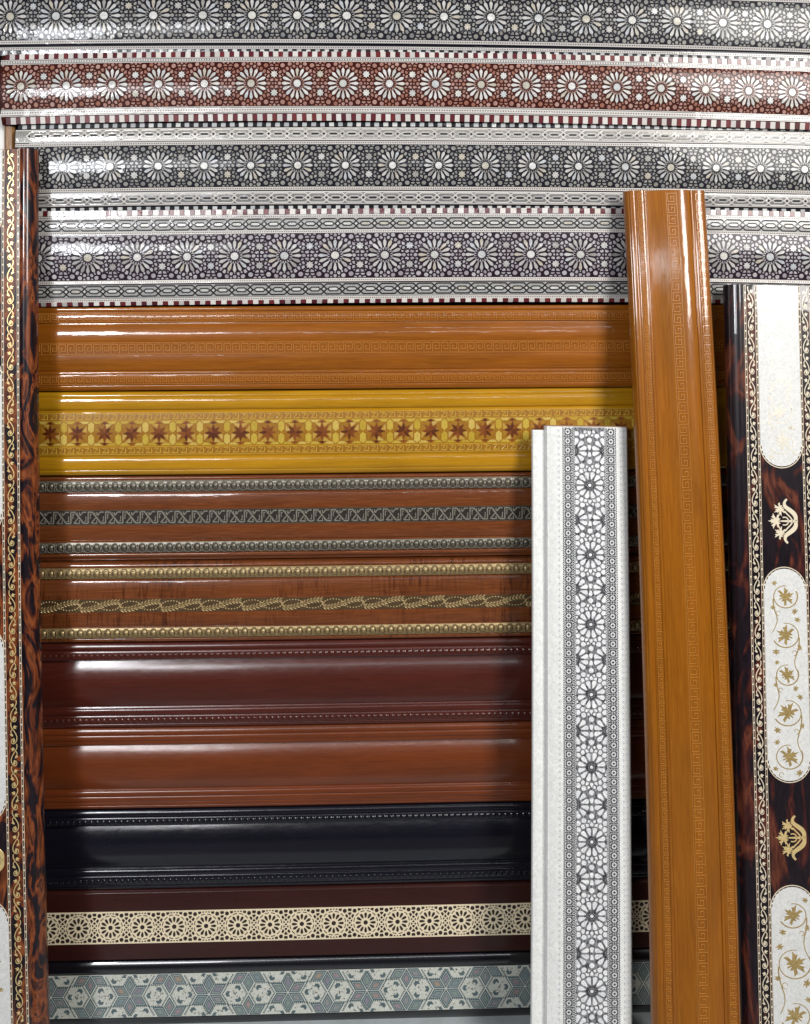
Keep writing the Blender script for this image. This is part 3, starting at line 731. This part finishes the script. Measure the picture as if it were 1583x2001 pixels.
small_beads(R, root, 1284.5, 6.2, hf, 11.8, 70, AE, 'mahogany_wood'); small_beads(R, root, 1411.5, 6.2, hf, 11.8, 72, AE, 'mahogany_wood')
R = HRail(1508, [(80, 2), (265, 0), (650, -7), (1040, -14), (1583, -23)], 40, 1660)
root = empty('coved_board', R, 'chestnut brown moulding with a plain rounded field and stepped edges without beads', 'moulding')
P = prof(1429, 14, 'r', 1441, 19, 2.6, 'l', 1442, 18, 'r', 1453, 19.5, 2.4, 'l', 1454, 18.5, 'q', 1463, 17, .8, 'l', 1465, 11, 'q', 1549, 17, 10.5, 'l', 1551, 18.5, 'r', 1561, 20.5, 2.2, 'l', 1562, 19.6, 'r', 1573, 20, 2.2, 'l', 1574, 19, 'q', 1581, 18.5, 1, 'r', 1589, 14, 2.4); hf = hfun(P)
loft(R, P, R.a0, R.a1, NSEG, 'body', 'chestnut_wood', root)
R = HRail(1668, [(80, 2.5), (265, 0), (650, -8), (1040, -16), (1583, -26)], 40, 1660)
root = empty('coved_board', R, 'blackish navy moulding with a smooth rounded field between two fine bead rows', 'moulding')
P = prof(1590, 14, 'r', 1602, 19, 3, 'l', 1603, 18, 'r', 1620.5, 19, 3.4, 'l', 1622, 16.5, 'l', 1624, 11, 'q', 1704, 17, 10, 'l', 1706, 18, 'r', 1718, 20, 3, 'r', 1737, 19, 3.2, 'r', 1747, 14, 2.6); hf = hfun(P)
loft(R, P, R.a0, R.a1, NSEG, 'body', 'navy_wood', root)
small_beads(R, root, 1611.5, 6.0, hf, 11.8, 70, AE, 'navy_wood'); small_beads(R, root, 1727.5, 6.0, hf, 11.8, 72, AE, 'navy_wood')

# ------------------------------------------------------------------ 12: dark wood with cream fretwork band
R = HRail(1818, [(80, 3), (265, 0), (650, -9), (1040, -17.5), (1583, -29)], 40, 1660)
root = empty('fretwork_board', R, 'very dark brown flat moulding with a cream fretwork band of twelve petal wheels', 'moulding')
P = prof(1748, 14, 'r', 1753, 20, 1.2, 'l', 1786, 22, 'l', 1850, 22, 'l', 1882, 20, 'r', 1886, 14, 1); hf = hfun(P)
loft(R, P, R.a0, R.a1, NSEG, 'body', 'dark_wood', root)
fret = loft(R, [(1786.6, 22.5), (1849.4, 22.5)], R.a0, R.a1, NSEG, 'fretwork_band', 'cream_veneer', root, back=21)
PF, HF_ = 62.6, 58.0
FC = fill_cell(PF, HF_, [(0, 0, 25.6)], [(PF/2, 0), (PF/2, 9), (PF/2, 17.5), (PF/2, 26)], 2.3, 6.2, 4.3)
fc0 = [90+k*PF-1.5 for k in range(20)]
b = MB(R)
for x in fc0:
    for poly in FC:
        if x+poly[0][0] < 1330: b.tile([(x+u, 1818+v) for u, v in poly], 22.3, 22.75, .05)
    for k in range(12):
        th = PI/6*(k+.5); aa = [th-.17, th, th+.17]
        if x < 1320: b.tile([(x+22.6*math.cos(q), 1818+22.6*math.sin(q)) for q in aa]+[(x+24.2*math.cos(q), 1818+24.2*math.sin(q)) for q in reversed(aa)], 22.3, 22.75, 0)
b.build('fret_openings', 'lattice_dark', fret, root, kind='stuff')
for x in fc0:
    if x > 1320: continue
    MB(R).tile([(x+4.6*math.cos(2*PI*k/12), 1818+4.6*math.sin(2*PI*k/12)) for k in range(12)], 22.3, 22.8).build('wheel_hub', 'lattice_dark', fret, root)
    for k in range(12): MB(R).tile(petal(x, 1818, PI/6*k, 1, [(9.2, .9), (12.5, 2.0), (16.5, 2.7), (19.6, 1.3)]), 22.3, 22.8, 0).build('wheel_petal', 'lattice_dark', fret, root)

# ------------------------------------------------------------------ 13: black moulding with teal star band
R = HRail(1952, [(80, 3), (265, 0), (650, -10), (1040, -19.5), (1583, -32)], 40, 1660)
root = empty('star_inlay_board', R, 'black moulding with a teal and grey six pointed star inlay band, lowest in the stack', 'moulding')
P = prof(1887, 14, 'r', 1909, 21, 5, 'l', 1910, 22, 'l', 1995, 22, 'l', 1996, 21, 'r', 2018, 14, 3); hf = hfun(P)
loft(R, P, R.a0, R.a1, NSEG, 'body', 'black_gloss', root)
band = loft(R, [(1910.5, 22.5), (1994.5, 22.5)], R.a0, R.a1, NSEG, 'star_band', 'shell_tile', root, back=21)
VC, HS = 1952.5, 41.5
def cut(poly):
    poly = clip(clip(poly, 0, 1, VC+HS), 0, -1, -(VC-HS)); return poly if len(poly) > 2 else None
dm = MB(R); fl = MB(R)
PX = 155.0; x = 97-PX
def rh(cx, cy, th, r0, r1, w): 
    c, s = math.cos(th), math.sin(th); m = (r0+r1)/2
    return [(cx+r*c-q*s, cy+r*s+q*c) for r, q in ((r0, 0), (m, w), (r1, 0), (m, -w))]
while x < 1330:
    for cx, cy in ((x, VC), (x+PX/2, VC-42), (x+PX/2, VC+42)):
        for k in range(6):
            th = PI/6+PI/3*k
            full = rh(cx, cy, th, 1.5, 39, 10.8); p0 = cut(full)
            if not p0 or max(q[0] for q in full) < 48: continue
            if max(q[1] for q in p0)-min(q[1] for q in p0) < 3: continue
            o = MB(R).tile(p0, 22.2, 22.8, 0).build('star_point', 'teal_tile', band, root)
            for (r0, r1, w, hh, nm) in ((6, 34.5, 8.0, 23.0, 'teal_light'), (8.5, 32, 6.6, 23.15, 'teal_tile'), (11.5, 29, 4.9, 23.3, 'gem_tile')):
                p1 = cut(rh(cx, cy, th, r0, r1, w))
                if p1: MB(R).tile(p1, 22.6, hh, 0).build('star_point_fillet' if nm != 'gem_tile' else 'star_gem', nm, band, root)
    # trefoil chevrons in the shell hexagons
    for hx_, hy_ in ((x+PX/3-1, VC-0), (x+2*PX/3+1, VC-0), (x+PX/6-1, VC-41), (x+5*PX/6+1, VC-41), (x+PX/6-1, VC+41), (x+5*PX/6+1, VC+41)):
        for k in range(3):
            th = PI/3+2*PI/3*k if (hx_-x) < PX/2 else 2*PI/3*k
            c, s = math.cos(th), math.sin(th)
            pl = [(9, -5), (15.5, -5.5), (18.5, 0), (15.5, 5.5), (9, 5), (12, 0)]
            q = cut([(hx_+r*c-w*s, hy_+r*s+w*c) for r, w in pl])
            if q and 48 < hx_ < 1330: MB(R).tile(q, 22.2, 22.9, 0).build('chevron_tile', 'teal_tile', band, root)
        for k in range(6):
            t0 = PI/3*k; t1 = PI/3*(k+1)
            for i in range(6):
                f_ = i/6; u = hx_+24.2*((1-f_)*math.cos(t0)+f_*math.cos(t1)); v = hy_+24.2*((1-f_)*math.sin(t0)+f_*math.sin(t1))
                if abs(v-VC) < HS-1.5 and 48 < u < 1330: dm.tile([(u-1.1, v-1.1), (u+1.1, v-1.1), (u+1.1, v+1.1), (u-1.1, v+1.1)], 22.3, 23.5, 0)
        for i in range(16):
            r_ = random.uniform(1, 20); th = random.uniform(0, 2*PI); u, v = hx_+r_*math.cos(th), hy_+r_*math.sin(th)
            if abs(v-VC) < HS-2 and 48 < u < 1330: fl.tile(star(u, v, 3, 2.0, .7, th), 22.2, 22.75, 0)
    x += PX
dm.build('dot_line', 'teal_tile', band, root, kind='stuff'); fl.build('flower_specks', 'pewter', band, root, kind='stuff')

# ------------------------------------------------------------------ uprights behind the left edge
def box(name, x0, x1, y0, y1, z0, z1, mat, label, cat, bev=.004):
    m = bpy.data.meshes.new(name); o = bpy.data.objects.new(name, m); COL.objects.link(o)
    v = []; 
    ring_ = [(x0, y1), (x0, y0+bev), (x0+bev, y0), (x1-bev, y0), (x1, y0+bev), (x1, y1)]
    for z in (z0, z1):
        for x, y in ring_: v.append((x-x0, y, z-z0))
    n = 6; f = [(i, (i+1) % n, n+(i+1) % n, n+i) for i in range(n)]+[tuple(range(n))[::-1], tuple(range(n, 2*n))]
    m.from_pydata(v, [], f); ul = m.uv_layers.new(name='UVMap')
    for lp in m.loops: c = m.vertices[lp.vertex_index].co; ul.data[lp.index].uv = (c.z, c.x+c.y)
    m.materials.append(MATS[mat]); o.location = (x0, 0, z0); o['label'] = label; o['category'] = cat; return o
xa = unproj(9, 265, -.015).x; xb = unproj(29, 265, -.015).x
box('wooden_post', xa, xb, -.018, .003, .0, unproj(10, 243, -.015).z+.02, 'post_wood', 'brown wooden post showing between the maroon moulding and the left tortoiseshell board', 'post')
box('pale_upright', xa-.05, xa-.001, -.014, .003, .0, unproj(10, 243, -.015).z+.02, 'white_paint', 'narrow pale upright at the left picture edge beside the brown post', 'post')

# ------------------------------------------------------------------ 14/17 tortoiseshell boards
LEAF = [(0, 1.05), (.13, .62), (.30, .72), (.20, .30), (.58, .66), (.62, .48), (1.0, .42), (.62, .22), (.34, .04), (.80, -.12), (.86, -.42), (.40, -.24), (.28, -.52), (.07, -.20), (.05, -.60)]
LEAF = LEAF+[(-x, y) for x, y in reversed(LEAF[1:])]
def leaf(a, v, r, rot, k=1.0):
    c, s = math.cos(rot), math.sin(rot); return [(a+r*(x*c-y*s), v+r*k*(x*s+y*c)) for x, y in LEAF]
def arc(a, v, r, t0, t1, n=14, r1=None):
    r1 = r if r1 is None else r1
    return [(a+(r+(r1-r)*i/n)*math.cos(t0+(t1-t0)*i/n), v+(r+(r1-r)*i/n)*math.sin(t0+(t1-t0)*i/n)) for i in range(n+1)]
def bez(p0, p1, p2, p3, n=12):
    o = []
    for i in range(n+1):
        t = i/n; q = 1-t; o.append(tuple(q**3*p0[k]+3*q*q*t*p1[k]+3*q*t*t*p2[k]+t**3*p3[k] for k in (0, 1)))
    return o
def scroll_strip(R, root, v, hf, a0, a1, mat, step=43.0, amp=4.6, name='scroll_motif', mir=1):
    a = a0; k = 0
    while a < a1:
        s = mir*(1 if k % 2 == 0 else -1); b = MB(R); g = lambda pts: [(a+x, v+s*y) for x, y in pts]
        b.ridge(g(bez((0, -amp*.9), (12, -amp*1.9), (20, amp*1.7), (36, amp*1.0), 12)), 1.9, hf, .3, sharp=.8)
        b.ridge(g(bez((36, amp), (45, amp*.4), (44, -amp*1.1), (36, -amp*.9), 8)+bez((36, -amp*.9), (31, -amp*.6), (32, amp*.3), (36.5, amp*.1), 6)[1:]), 1.9, hf, .3, sharp=.8, taper=lambda t: 1-.35*t)
        b.tile(g([(30.5, 0), (34, -2.6), (39.5, -2.0), (40.5, .8), (37, 2.6), (33.5, 1.6)]), hf(v)-.4, hf(v)+.3)
        b.ridge(g(bez((14, -1), (14, -amp*1.0), (20, -amp*1.4), (23, -amp*.7), 7)), 1.7, hf, .3, sharp=.8)
        b.tile(g([(22, -amp*.9), (24.5, -amp*1.5), (27, -amp*.9), (28.5, -amp*.3), (25, -amp*.25)]), hf(v)-.4, hf(v)+.3)
        b.tile(g([(6, amp*.2), (9, amp*1.3), (11, amp*.6), (14, amp*1.0), (12.5, -.5), (9, -1.2)]), hf(v)-.4, hf(v)+.3)
        b.build(name, mat, root, smooth=40)
        a += step; k += 1
def stringing(R, root, v, hf, a1, w=3.8):
    """thin inlaid line: pale edges with a dark and light dash between"""
    t1 = R.L
    P = [(v-w/2, hf(v)+.2), (v+w/2, hf(v)+.2)]
    ln = loft(R, P, .001, t1, 24, 'stringing_line', 'ivory_inlay', root, back=hf(v)-1, useT=True)
    b = MB(R); a = R.a0+2
    while a < a1:
        b.tile([(a, v-w*.27), (a+12, v-w*.27), (a+12, v+w*.27), (a, v+w*.27)], hf(v)-.5, hf(v)+.32, 0); a += 15
    b.build('stringing_dashes', 'maroon_lacquer', ln, root, kind='stuff')
def stadium(R, a0, a1, v0, v1, n=10, round0=True, round1=True):
    c = (v0+v1)/2; r = (v1-v0)/2; ra = r*1.02; p = []
    if round0: p += [(a0+ra-ra*math.sin(PI*i/n), c-r*math.cos(PI*i/n)*1) for i in range(n+1)]
    else: p += [(a0, v0), (a0, v1)]
    if round1: p += [(a1-ra+ra*math.sin(PI*i/n), c+r*math.cos(PI*i/n)) for i in range(n+1)]
    else: p += [(a1, v1), (a1, v0)]
    return p
def medallion(R, root, a0, a1, v0, v1, hf, vine, mat, r0=True, r1=True, flip=1):
    h = hf((v0+v1)/2); c = (v0+v1)/2; w = (v1-v0)/2
    b = MB(R); poly = stadium(R, a0, a1, v0, v1, 14, r0, r1); b.tile(poly, h-.6, h+.4, 0)
    for p in b.v: pass
    b.uv = [( q[2], q[0]) for q in b.v]
    med = b.build('medallion', 'medallion_pearl', root)
    # dark and pale line round the rounded ends
    for rr, aa in ((r0, a0), (r1, a1)):
        if not rr: continue
        s = 1 if aa == a0 else -1; ac = aa+s*w*1.02
        MB(R).ridge([(ac-s*(w*1.02+3.0)*math.sin(PI*i/18), c-(w+.4)*math.cos(PI*i/18)) for i in range(19)], 2.0, h, .35, sharp=.8).build('medallion_rim', 'ivory_inlay', med, root)
        for i in range(0, 14):
            q0, q1 = PI*(i+.15)/14, PI*(i+.75)/14
            pts = [(ac-s*(w*1.02+.9)*math.sin(q), c-(w-1.2)*math.cos(q)) for q in (q0, (q0+q1)/2, q1)]
            MB(R).ridge(pts, 2.0, h+.3, .3, sharp=.8).build('rim_dash', 'maroon_lacquer', med, root)
    hh = lambda v: h+.4
    for kind, *q in vine:
        if kind == 's': MB(R).ridge([(x, y) for x, y in q[0]], q[1], hh, .3, sharp=.75, taper=lambda t: 1.1-.5*t).build('vine_stem', mat, med, root, smooth=40)
        else: MB(R).tile(leaf(*q), h+.1, h+.75, .04).build('vine_leaf', mat, med, root)
    return med

def vine_curls(c, centers, w, top):
    """stem that swings from side to side with a leaf in each curl: centers are (row, radius, side)"""
    out = []; prev = None
    for (a, r, sd, rot) in centers:
        out.append(('s', arc(a, c, r, -sd*PI*.5+PI*.15, -sd*PI*.5+sd*PI*1.55, 20, r*.86), 2.8))
        out.append(('l', a+r*.05, c+sd*1.0, r*.80, rot))
        out.append(('l', a+r*1.25, c-sd*r*.75, r*.30, rot+2)); out.append(('l', a-r*1.1, c+sd*r*.85, r*.26, rot-1.5)); out.append(('l', a+r*.95, c+sd*r*1.0, r*.24, rot+.8))
        out.append(('s', arc(a+r*1.35, c+sd*r*.55, r*.22, 0, sd*PI*1.6, 10, r*.12), 1.5))
        if prev: out.append(('s', bez((prev[0]+prev[1]*.2, c+prev[2]*prev[1]*.95), (prev[0]+prev[1]*1.7, c+prev[2]*prev[1]*1.0), (a-r*1.5, c-sd*r*.2), (a-r*.15, c-sd*r*1.0), 16), 2.8))
        prev = (a, r, sd)
    return out

# right board
R = VBoard((1500, 557), (1535, 2001), -.078, -.215, 24)
rootR = empty('tortoiseshell_board', R, 'dark tortoiseshell board at the right edge with white medallions and gold leaf sprigs', 'moulding', 'tortoiseshell boards leaning at both sides')
P = prof(1421, 4, 'q', 1427, 15, 2, 'q', 1449, 24, 4.0, 'l', 1588, 24, 'q', 1616, 13, 4); hf = hfun(P)
loft(R, P, 0, R.L, 4, 'body', 'tortoise_right', rootR, back=0, useT=True)
for v in (1454.5, 1476.0, 1561.5, 1583): stringing(R, rootR, v, hf, 2040)
scroll_strip(R, rootR, 1465.3, hf, 560, 2020, 'ivory_inlay'); scroll_strip(R, rootR, 1572.3, hf, 560, 2020, 'ivory_inlay', mir=-1)
VM = 1518.8
medallion(R, rootR, 557.6, 911, 1478.6, 1559, hf, vine_curls(VM, [(600, 24, 1, .4), (672, 23, -1, 2.6), (735, 22, 1, .5), (805, 23, -1, 2.4), (862, 25, 1, .4)], 2, 0), 'gold_print_pale', r0=False) if 'gold_print_pale' in MATS else None
plain('gold_pale', (.70, .66, .56), .35, .7, .06, .2, .15, 300)
medallion(R, rootR, 557.6, 911, 1478.6, 1559, hf, vine_curls(VM, [(600, 24, 1, .4), (672, 23, -1, 2.6), (735, 22, 1, .5), (805, 23, -1, 2.4), (862, 25, 1, .4)], 2, 0), 'gold_pale', r0=False)
medallion(R, rootR, 1111, 1526, 1478.6, 1559, hf, vine_curls(VM, [(1165, 24, -1, .4), (1240, 26, 1, 2.7), (1318, 22, -1, .6), (1392, 27, 1, 2.3), (1478, 26, -1, .5)], 2, 0), 'gold_print')
medallion(R, rootR, 1733, 2060, 1478.6, 1559, hf, vine_curls(VM, [(1788, 26, 1, 2.5), (1883, 31, -1, .5), (1985, 28, 1, 2.4)], 2, 0), 'gold_print', r1=False)
def sprig(R, root, a, v, hf, k=1.0):
    b = MB(R); h = hf(v); g = lambda pts: [(a+k*x, v+k*y) for x, y in pts]
    b.ridge(g(bez((0, 24), (0, 12), (0, 2), (0, -8), 8)), 4.4*k, h, .4, sharp=.8, taper=lambda t: 1.5-.8*t)
    for q in (-1, 1):
        b.ridge(g(bez((q*1, 20), (q*15, 23), (q*20, 10), (q*27, 2), 9)+bez((q*27, 2), (q*32, -3), (q*38, -2), (q*43, 4), 6)[1:]), 7.5*k, h, .4, sharp=.85, taper=lambda t: .55+1.0*math.sin(PI*min(1, t*.85+.12))*(1-t*.75))
        b.ridge(g(bez((0, 14), (q*8, 12), (q*12, 4), (q*20, -1), 8)), 3.0*k, h, .4, sharp=.8)
        b.ridge(g(bez((0, 6), (q*7, 6), (q*9, 0), (q*7, -5), 8)), 2.6*k, h, .4, sharp=.8)
        b.tile(leaf(a+q*24*k, v-9*k, 13.5*k, PI-q*.55), h-.3, h+.5, .0)
    b.tile(leaf(a, v-17*k, 15.5*k, PI), h-.3, h+.5, .0)
    return b.build('gold_sprig', 'ivory_inlay' if a < 1200 else 'gold_inlay', root)
sprig(R, rootR, 1018, 1523, hf); sprig(R, rootR, 1637, 1523, hf)

# left board
R = VBoard((-5, 292), (14, 2001), -.078, -.17, 24, -8)
rootL = empty('tortoiseshell_board', R, 'orange brown tortoiseshell board at the left edge with a gold scroll strip', 'moulding', 'tortoiseshell boards leaning at both sides')
P = prof(-130, 10, 'q', -112, 24, 3, 'l', 39, 24, 'q', 59, 20, 4.5, 'q', 66, 8, 1.5); hf = hfun(P)
loft(R, P, 0, R.L, 24, 'body', 'tortoise_left', rootL, back=0, useT=True)
for v in (6.5, 35.5): stringing(R, rootL, v, hf, 2040, 3.8)
scroll_strip(R, rootL, 21, hf, 294, 2020, 'ivory_inlay' if False else 'gold_inlay', step=43, amp=5.2)
for a0, a1, r0, r1 in ((292.6, 468, False, True), (690, 1047, True, True), (1222, 1606, True, True), (1758, 2060, True, False)):
    medallion(R, rootL, a0, a1, -84, 4.2, hf, vine_curls(-40, [(a0+70+80*i, 27, 1 if i % 2 else -1, .5) for i in range(max(1, int((a1-a0-60)/82)))], 2, 0), 'gold_print' if a1 > 1700 else 'grey_print', r0, r1)
sprig(R, rootL, 1680, -25, hf); 

# ------------------------------------------------------------------ 16: leaning orange carved moulding
R = VBoard((1303.5, 371), (1364, 2001), -.082, -.245, 26, 9)
root = empty('carved_board', R, 'tall orange wood moulding with greek key rows, leaning upright against the rack', 'moulding')
P = prof(1223.5, 8, 'q', 1230, 17, 2, 'r', 1242, 19, 2.8, 'l', 1243, 20, 'q', 1257, 21.5, .8, 'r', 1263.5, 21, 2.0, 'l', 1265, 19, 'q', 1300, 25.5, -1.2, 'l', 1321.5, 26, 'q', 1348, 23, 1.6, 'l', 1350, 19.5, 'r', 1356, 19, 1.6, 'l', 1358, 20.5, 'q', 1375, 20, .8, 'r', 1384, 8, 3.5); hf = hfun(P)
loft(R, P, 0, R.L, 24, 'body', 'orange_wood', root, back=0, useT=True)
key_row(R, root, 1245, 1256.5, hf, 17.5, 376, 2010, 'orange_key', w=1.5, hgt=1.0, lines=False)
key_row(R, root, 1302, 1320, hf, 21.5, 376, 2010, 'orange_key', w=1.9, hgt=1.0)
key_row(R, root, 1359.5, 1373.5, hf, 18.5, 376, 2010, 'orange_key', w=1.5, hgt=1.0, lines=False)

# ------------------------------------------------------------------ 15: white printed board
R = VBoard((1137, 834), (1140.5, 2001), -.080, -.185, 26, 2)
root = empty('printed_board', R, 'pearly white board printed with a navy star lattice, leaning upright in front of the stack', 'moulding')
P = prof(1067, 13, 'q', 1071, 20, 2, 'q', 1100, 26, 1.5, 'l', 1203, 26, 'q', 1226, 21.5, 1.5, 'q', 1232, 6, 2.0); hf = hfun(P)
loft(R, P, 0, R.L, 24, 'body', 'white_pearl', root, back=0, useT=True)
loft(R, prof(1042.5, 6, 'q', 1045, 9, .6, 'l', 1060, 9.5, 'q', 1066.9, 12, -1), .008, R.L, 24, 'side_ledge', 'white_pearl', root, back=0, useT=True)
loft(R, P, -.0012, -.0001, 1, 'cut_end', 'raw_end', root, back=0, useT=True)
hp = lambda v: 26.0
for v0, v1 in ((1098.5, 1119.5), (1183.5, 1204)):
    ls = strip(R, v0, v1, hp, .12, .001, R.L, 24, 'lace_strip', 'lace_ground', root, useT=True); b = MB(R); a = 844; vc_ = (v0+v1)/2
    while a < 2030:
        b.ridge([(a+6.2*math.cos(PI/6*i), vc_+5.6*math.sin(PI/6*i)) for i in range(12)], 2.0, 26.1, .12, closed=True, sharp=.8)
        b.tile(star(a, vc_, 4, 3.4, 1.6), 26, 26.24, 0)
        for sg in (-1, 1):
            b.ridge([(a-9, vc_+sg*2.5), (a, vc_+sg*8.4), (a+9, vc_+sg*2.5)], 1.5, 26.1, .11, sharp=.8)
            b.tile(star(a+9, vc_+sg*6.4, 4, 3.4, 1.5), 26, 26.24, 0); b.tile(star(a+4.6, vc_+sg*8.2, 4, 1.6, .7), 26, 26.24, 0); b.tile(star(a-4.6, vc_+sg*8.2, 4, 1.6, .7), 26, 26.24, 0)
        b.tile(star(a+9, vc_, 4, 2.6, 1.2), 26, 26.24, 0)
        a += 18
    b.build('lace_pattern', 'ink', ls, root, kind='stuff')
mid = strip(R, 1119.6, 1183.4, hp, .18, .001, R.L, 24, 'lattice_strip', 'dot_ground', root, useT=True)
for v in (1099.5, 1118.5, 1184.5, 1203): 
    b = MB(R); a = 836
    while a < 2030: b.tile([(a, v-1), (a+2.3, v-1), (a+2.3, v+1), (a, v+1)], 25.9, 26.38, 0); a += 4.6
    b.build('dot_row', 'ink', root, kind='stuff')
for v in (1101.6, 1121.2, 1182, 1201.2):
    b = MB(R); a = 836
    while a < 2030: b.tile([(a, v-.9), (a+2, v-.9), (a+2, v+.9), (a, v+.9)], 25.9, 26.36, 0); a += 4.6
    b.build('dot_row', 'white_dots', root, kind='stuff')
AC = [814, 948, 1084, 1220, 1357, 1499, 1645, 1790, 1937, 2084]; VC2 = 1151.5; WB = 58.0; PW = 137.0
WC = fill_cell(PW, WB, [(0, 0, 27.4), (PW/2, WB/2+2, 27.4)], [(32*math.cos(PI/6*k), 32*math.sin(PI/6*k)) for k in range(12)], 2.4, 8.0, 5.2, tiny=1.8)
DROP = [(11.5, .5), (15, 2.1), (19, 3.5), (22.6, 4.3), (25, 3.7), (26.6, 1.2)]
wt = MB(R); inkb = MB(R)
def vclip(poly):
    poly = clip(clip(poly, 0, 1, VC2+WB/2), 0, -1, -(VC2-WB/2)); return poly if len(poly) > 2 else None
def put(poly, name, mat, h=26.5):
    poly = vclip(poly)
    if poly and min(p[0] for p in poly) > 836: return MB(R).tile(poly, 26, h, .02).build(name, mat, mid, root)
def rosW(a, v, k):
    for i in range(12):
        th = PI/6*(i+.5)
        put(petal(a, v, th, k, DROP), 'drop_tile', 'white_pearl_tile')
    for i in range(24):
        th = PI/12*i; r_ = 9.2
        p = vclip([(a+k*(r_+q*1.7)*math.cos(th+w*.07), v+(r_+q*1.7)*math.sin(th+w*.07)) for q, w in ((-1, -1), (1, -1), (1, 1), (-1, 1))])
        if p and p[0][0] > 838: inkb.tile(p, 26, 26.42, 0)
    p = vclip([(a+k*7.6*math.cos(PI/6*i), v+7.6*math.sin(PI/6*i)) for i in range(12)])
    if p and min(q[0] for q in p) > 836: inkb.tile(p, 26, 26.4, 0)
    for i in range(12):
        th = PI/6*i; p = vclip([(a+k*(5.9*math.cos(th)+.8*math.cos(q)), v+5.9*math.sin(th)+.8*math.sin(q)) for q in (0, PI/2, PI, 3*PI/2)])
        if p and p[0][0] > 838: wt.tile(p, 26, 26.5, 0)
    put([(a+k*3.3*math.cos(PI/5*i), v+3.3*math.sin(PI/5*i)) for i in range(10)], 'rosette_eye', 'white_pearl_tile', 26.6)
pearl('white_pearl_tile', [(.86, .87, .88), (.80, .81, .83), (.90, .91, .91), (.84, .85, .87)], 1.0, .3)
for i in range(len(AC)-1):
    a0, a1 = AC[i], AC[i+1]; k = (a1-a0)/PW
    for poly in WC:
        q = [(a0+u*k, VC2+v) for u, v in poly]
        if min(p[0] for p in q) > 837 and a0 < 2010:
            cx = sum(p[0] for p in q)/len(q); cv = sum(p[1] for p in q)/len(q)
            ext = max(p[0] for p in q)-min(p[0] for p in q)
            if ext > 7.5: put(q, 'shield_tile', 'white_pearl_tile')
            else: wt.tile(q, 26, 26.45, .1)
    rosW(a0, VC2, k)
    for sg in (-1, 1): rosW((a0+a1)/2, VC2+sg*(WB/2+2), k)
wt.build('small_tiles', 'white_pearl_tile', mid, root, kind='stuff'); inkb.build('ink_marks', 'ink', mid, root, kind='stuff')
# faint pale crests beside the lace
plain('pale_grey_print', (.55, .58, .60), .4, .6, .1)
b = MB(R); a = 842
while a < 2030:
    for v0 in (1092, 1212, 1219): b.tile(star(a, v0, 4, 4.2 if v0 != 1219 else 2.6, 1.6, 0), hf(v0)-.6, hf(v0)+.12, 0)
    a += 11.5
b.build('crest_print', 'pale_grey_print', root, kind='stuff')
print('objects', len(bpy.data.objects), 'tris~', sum(len(m.polygons) for m in bpy.data.meshes))
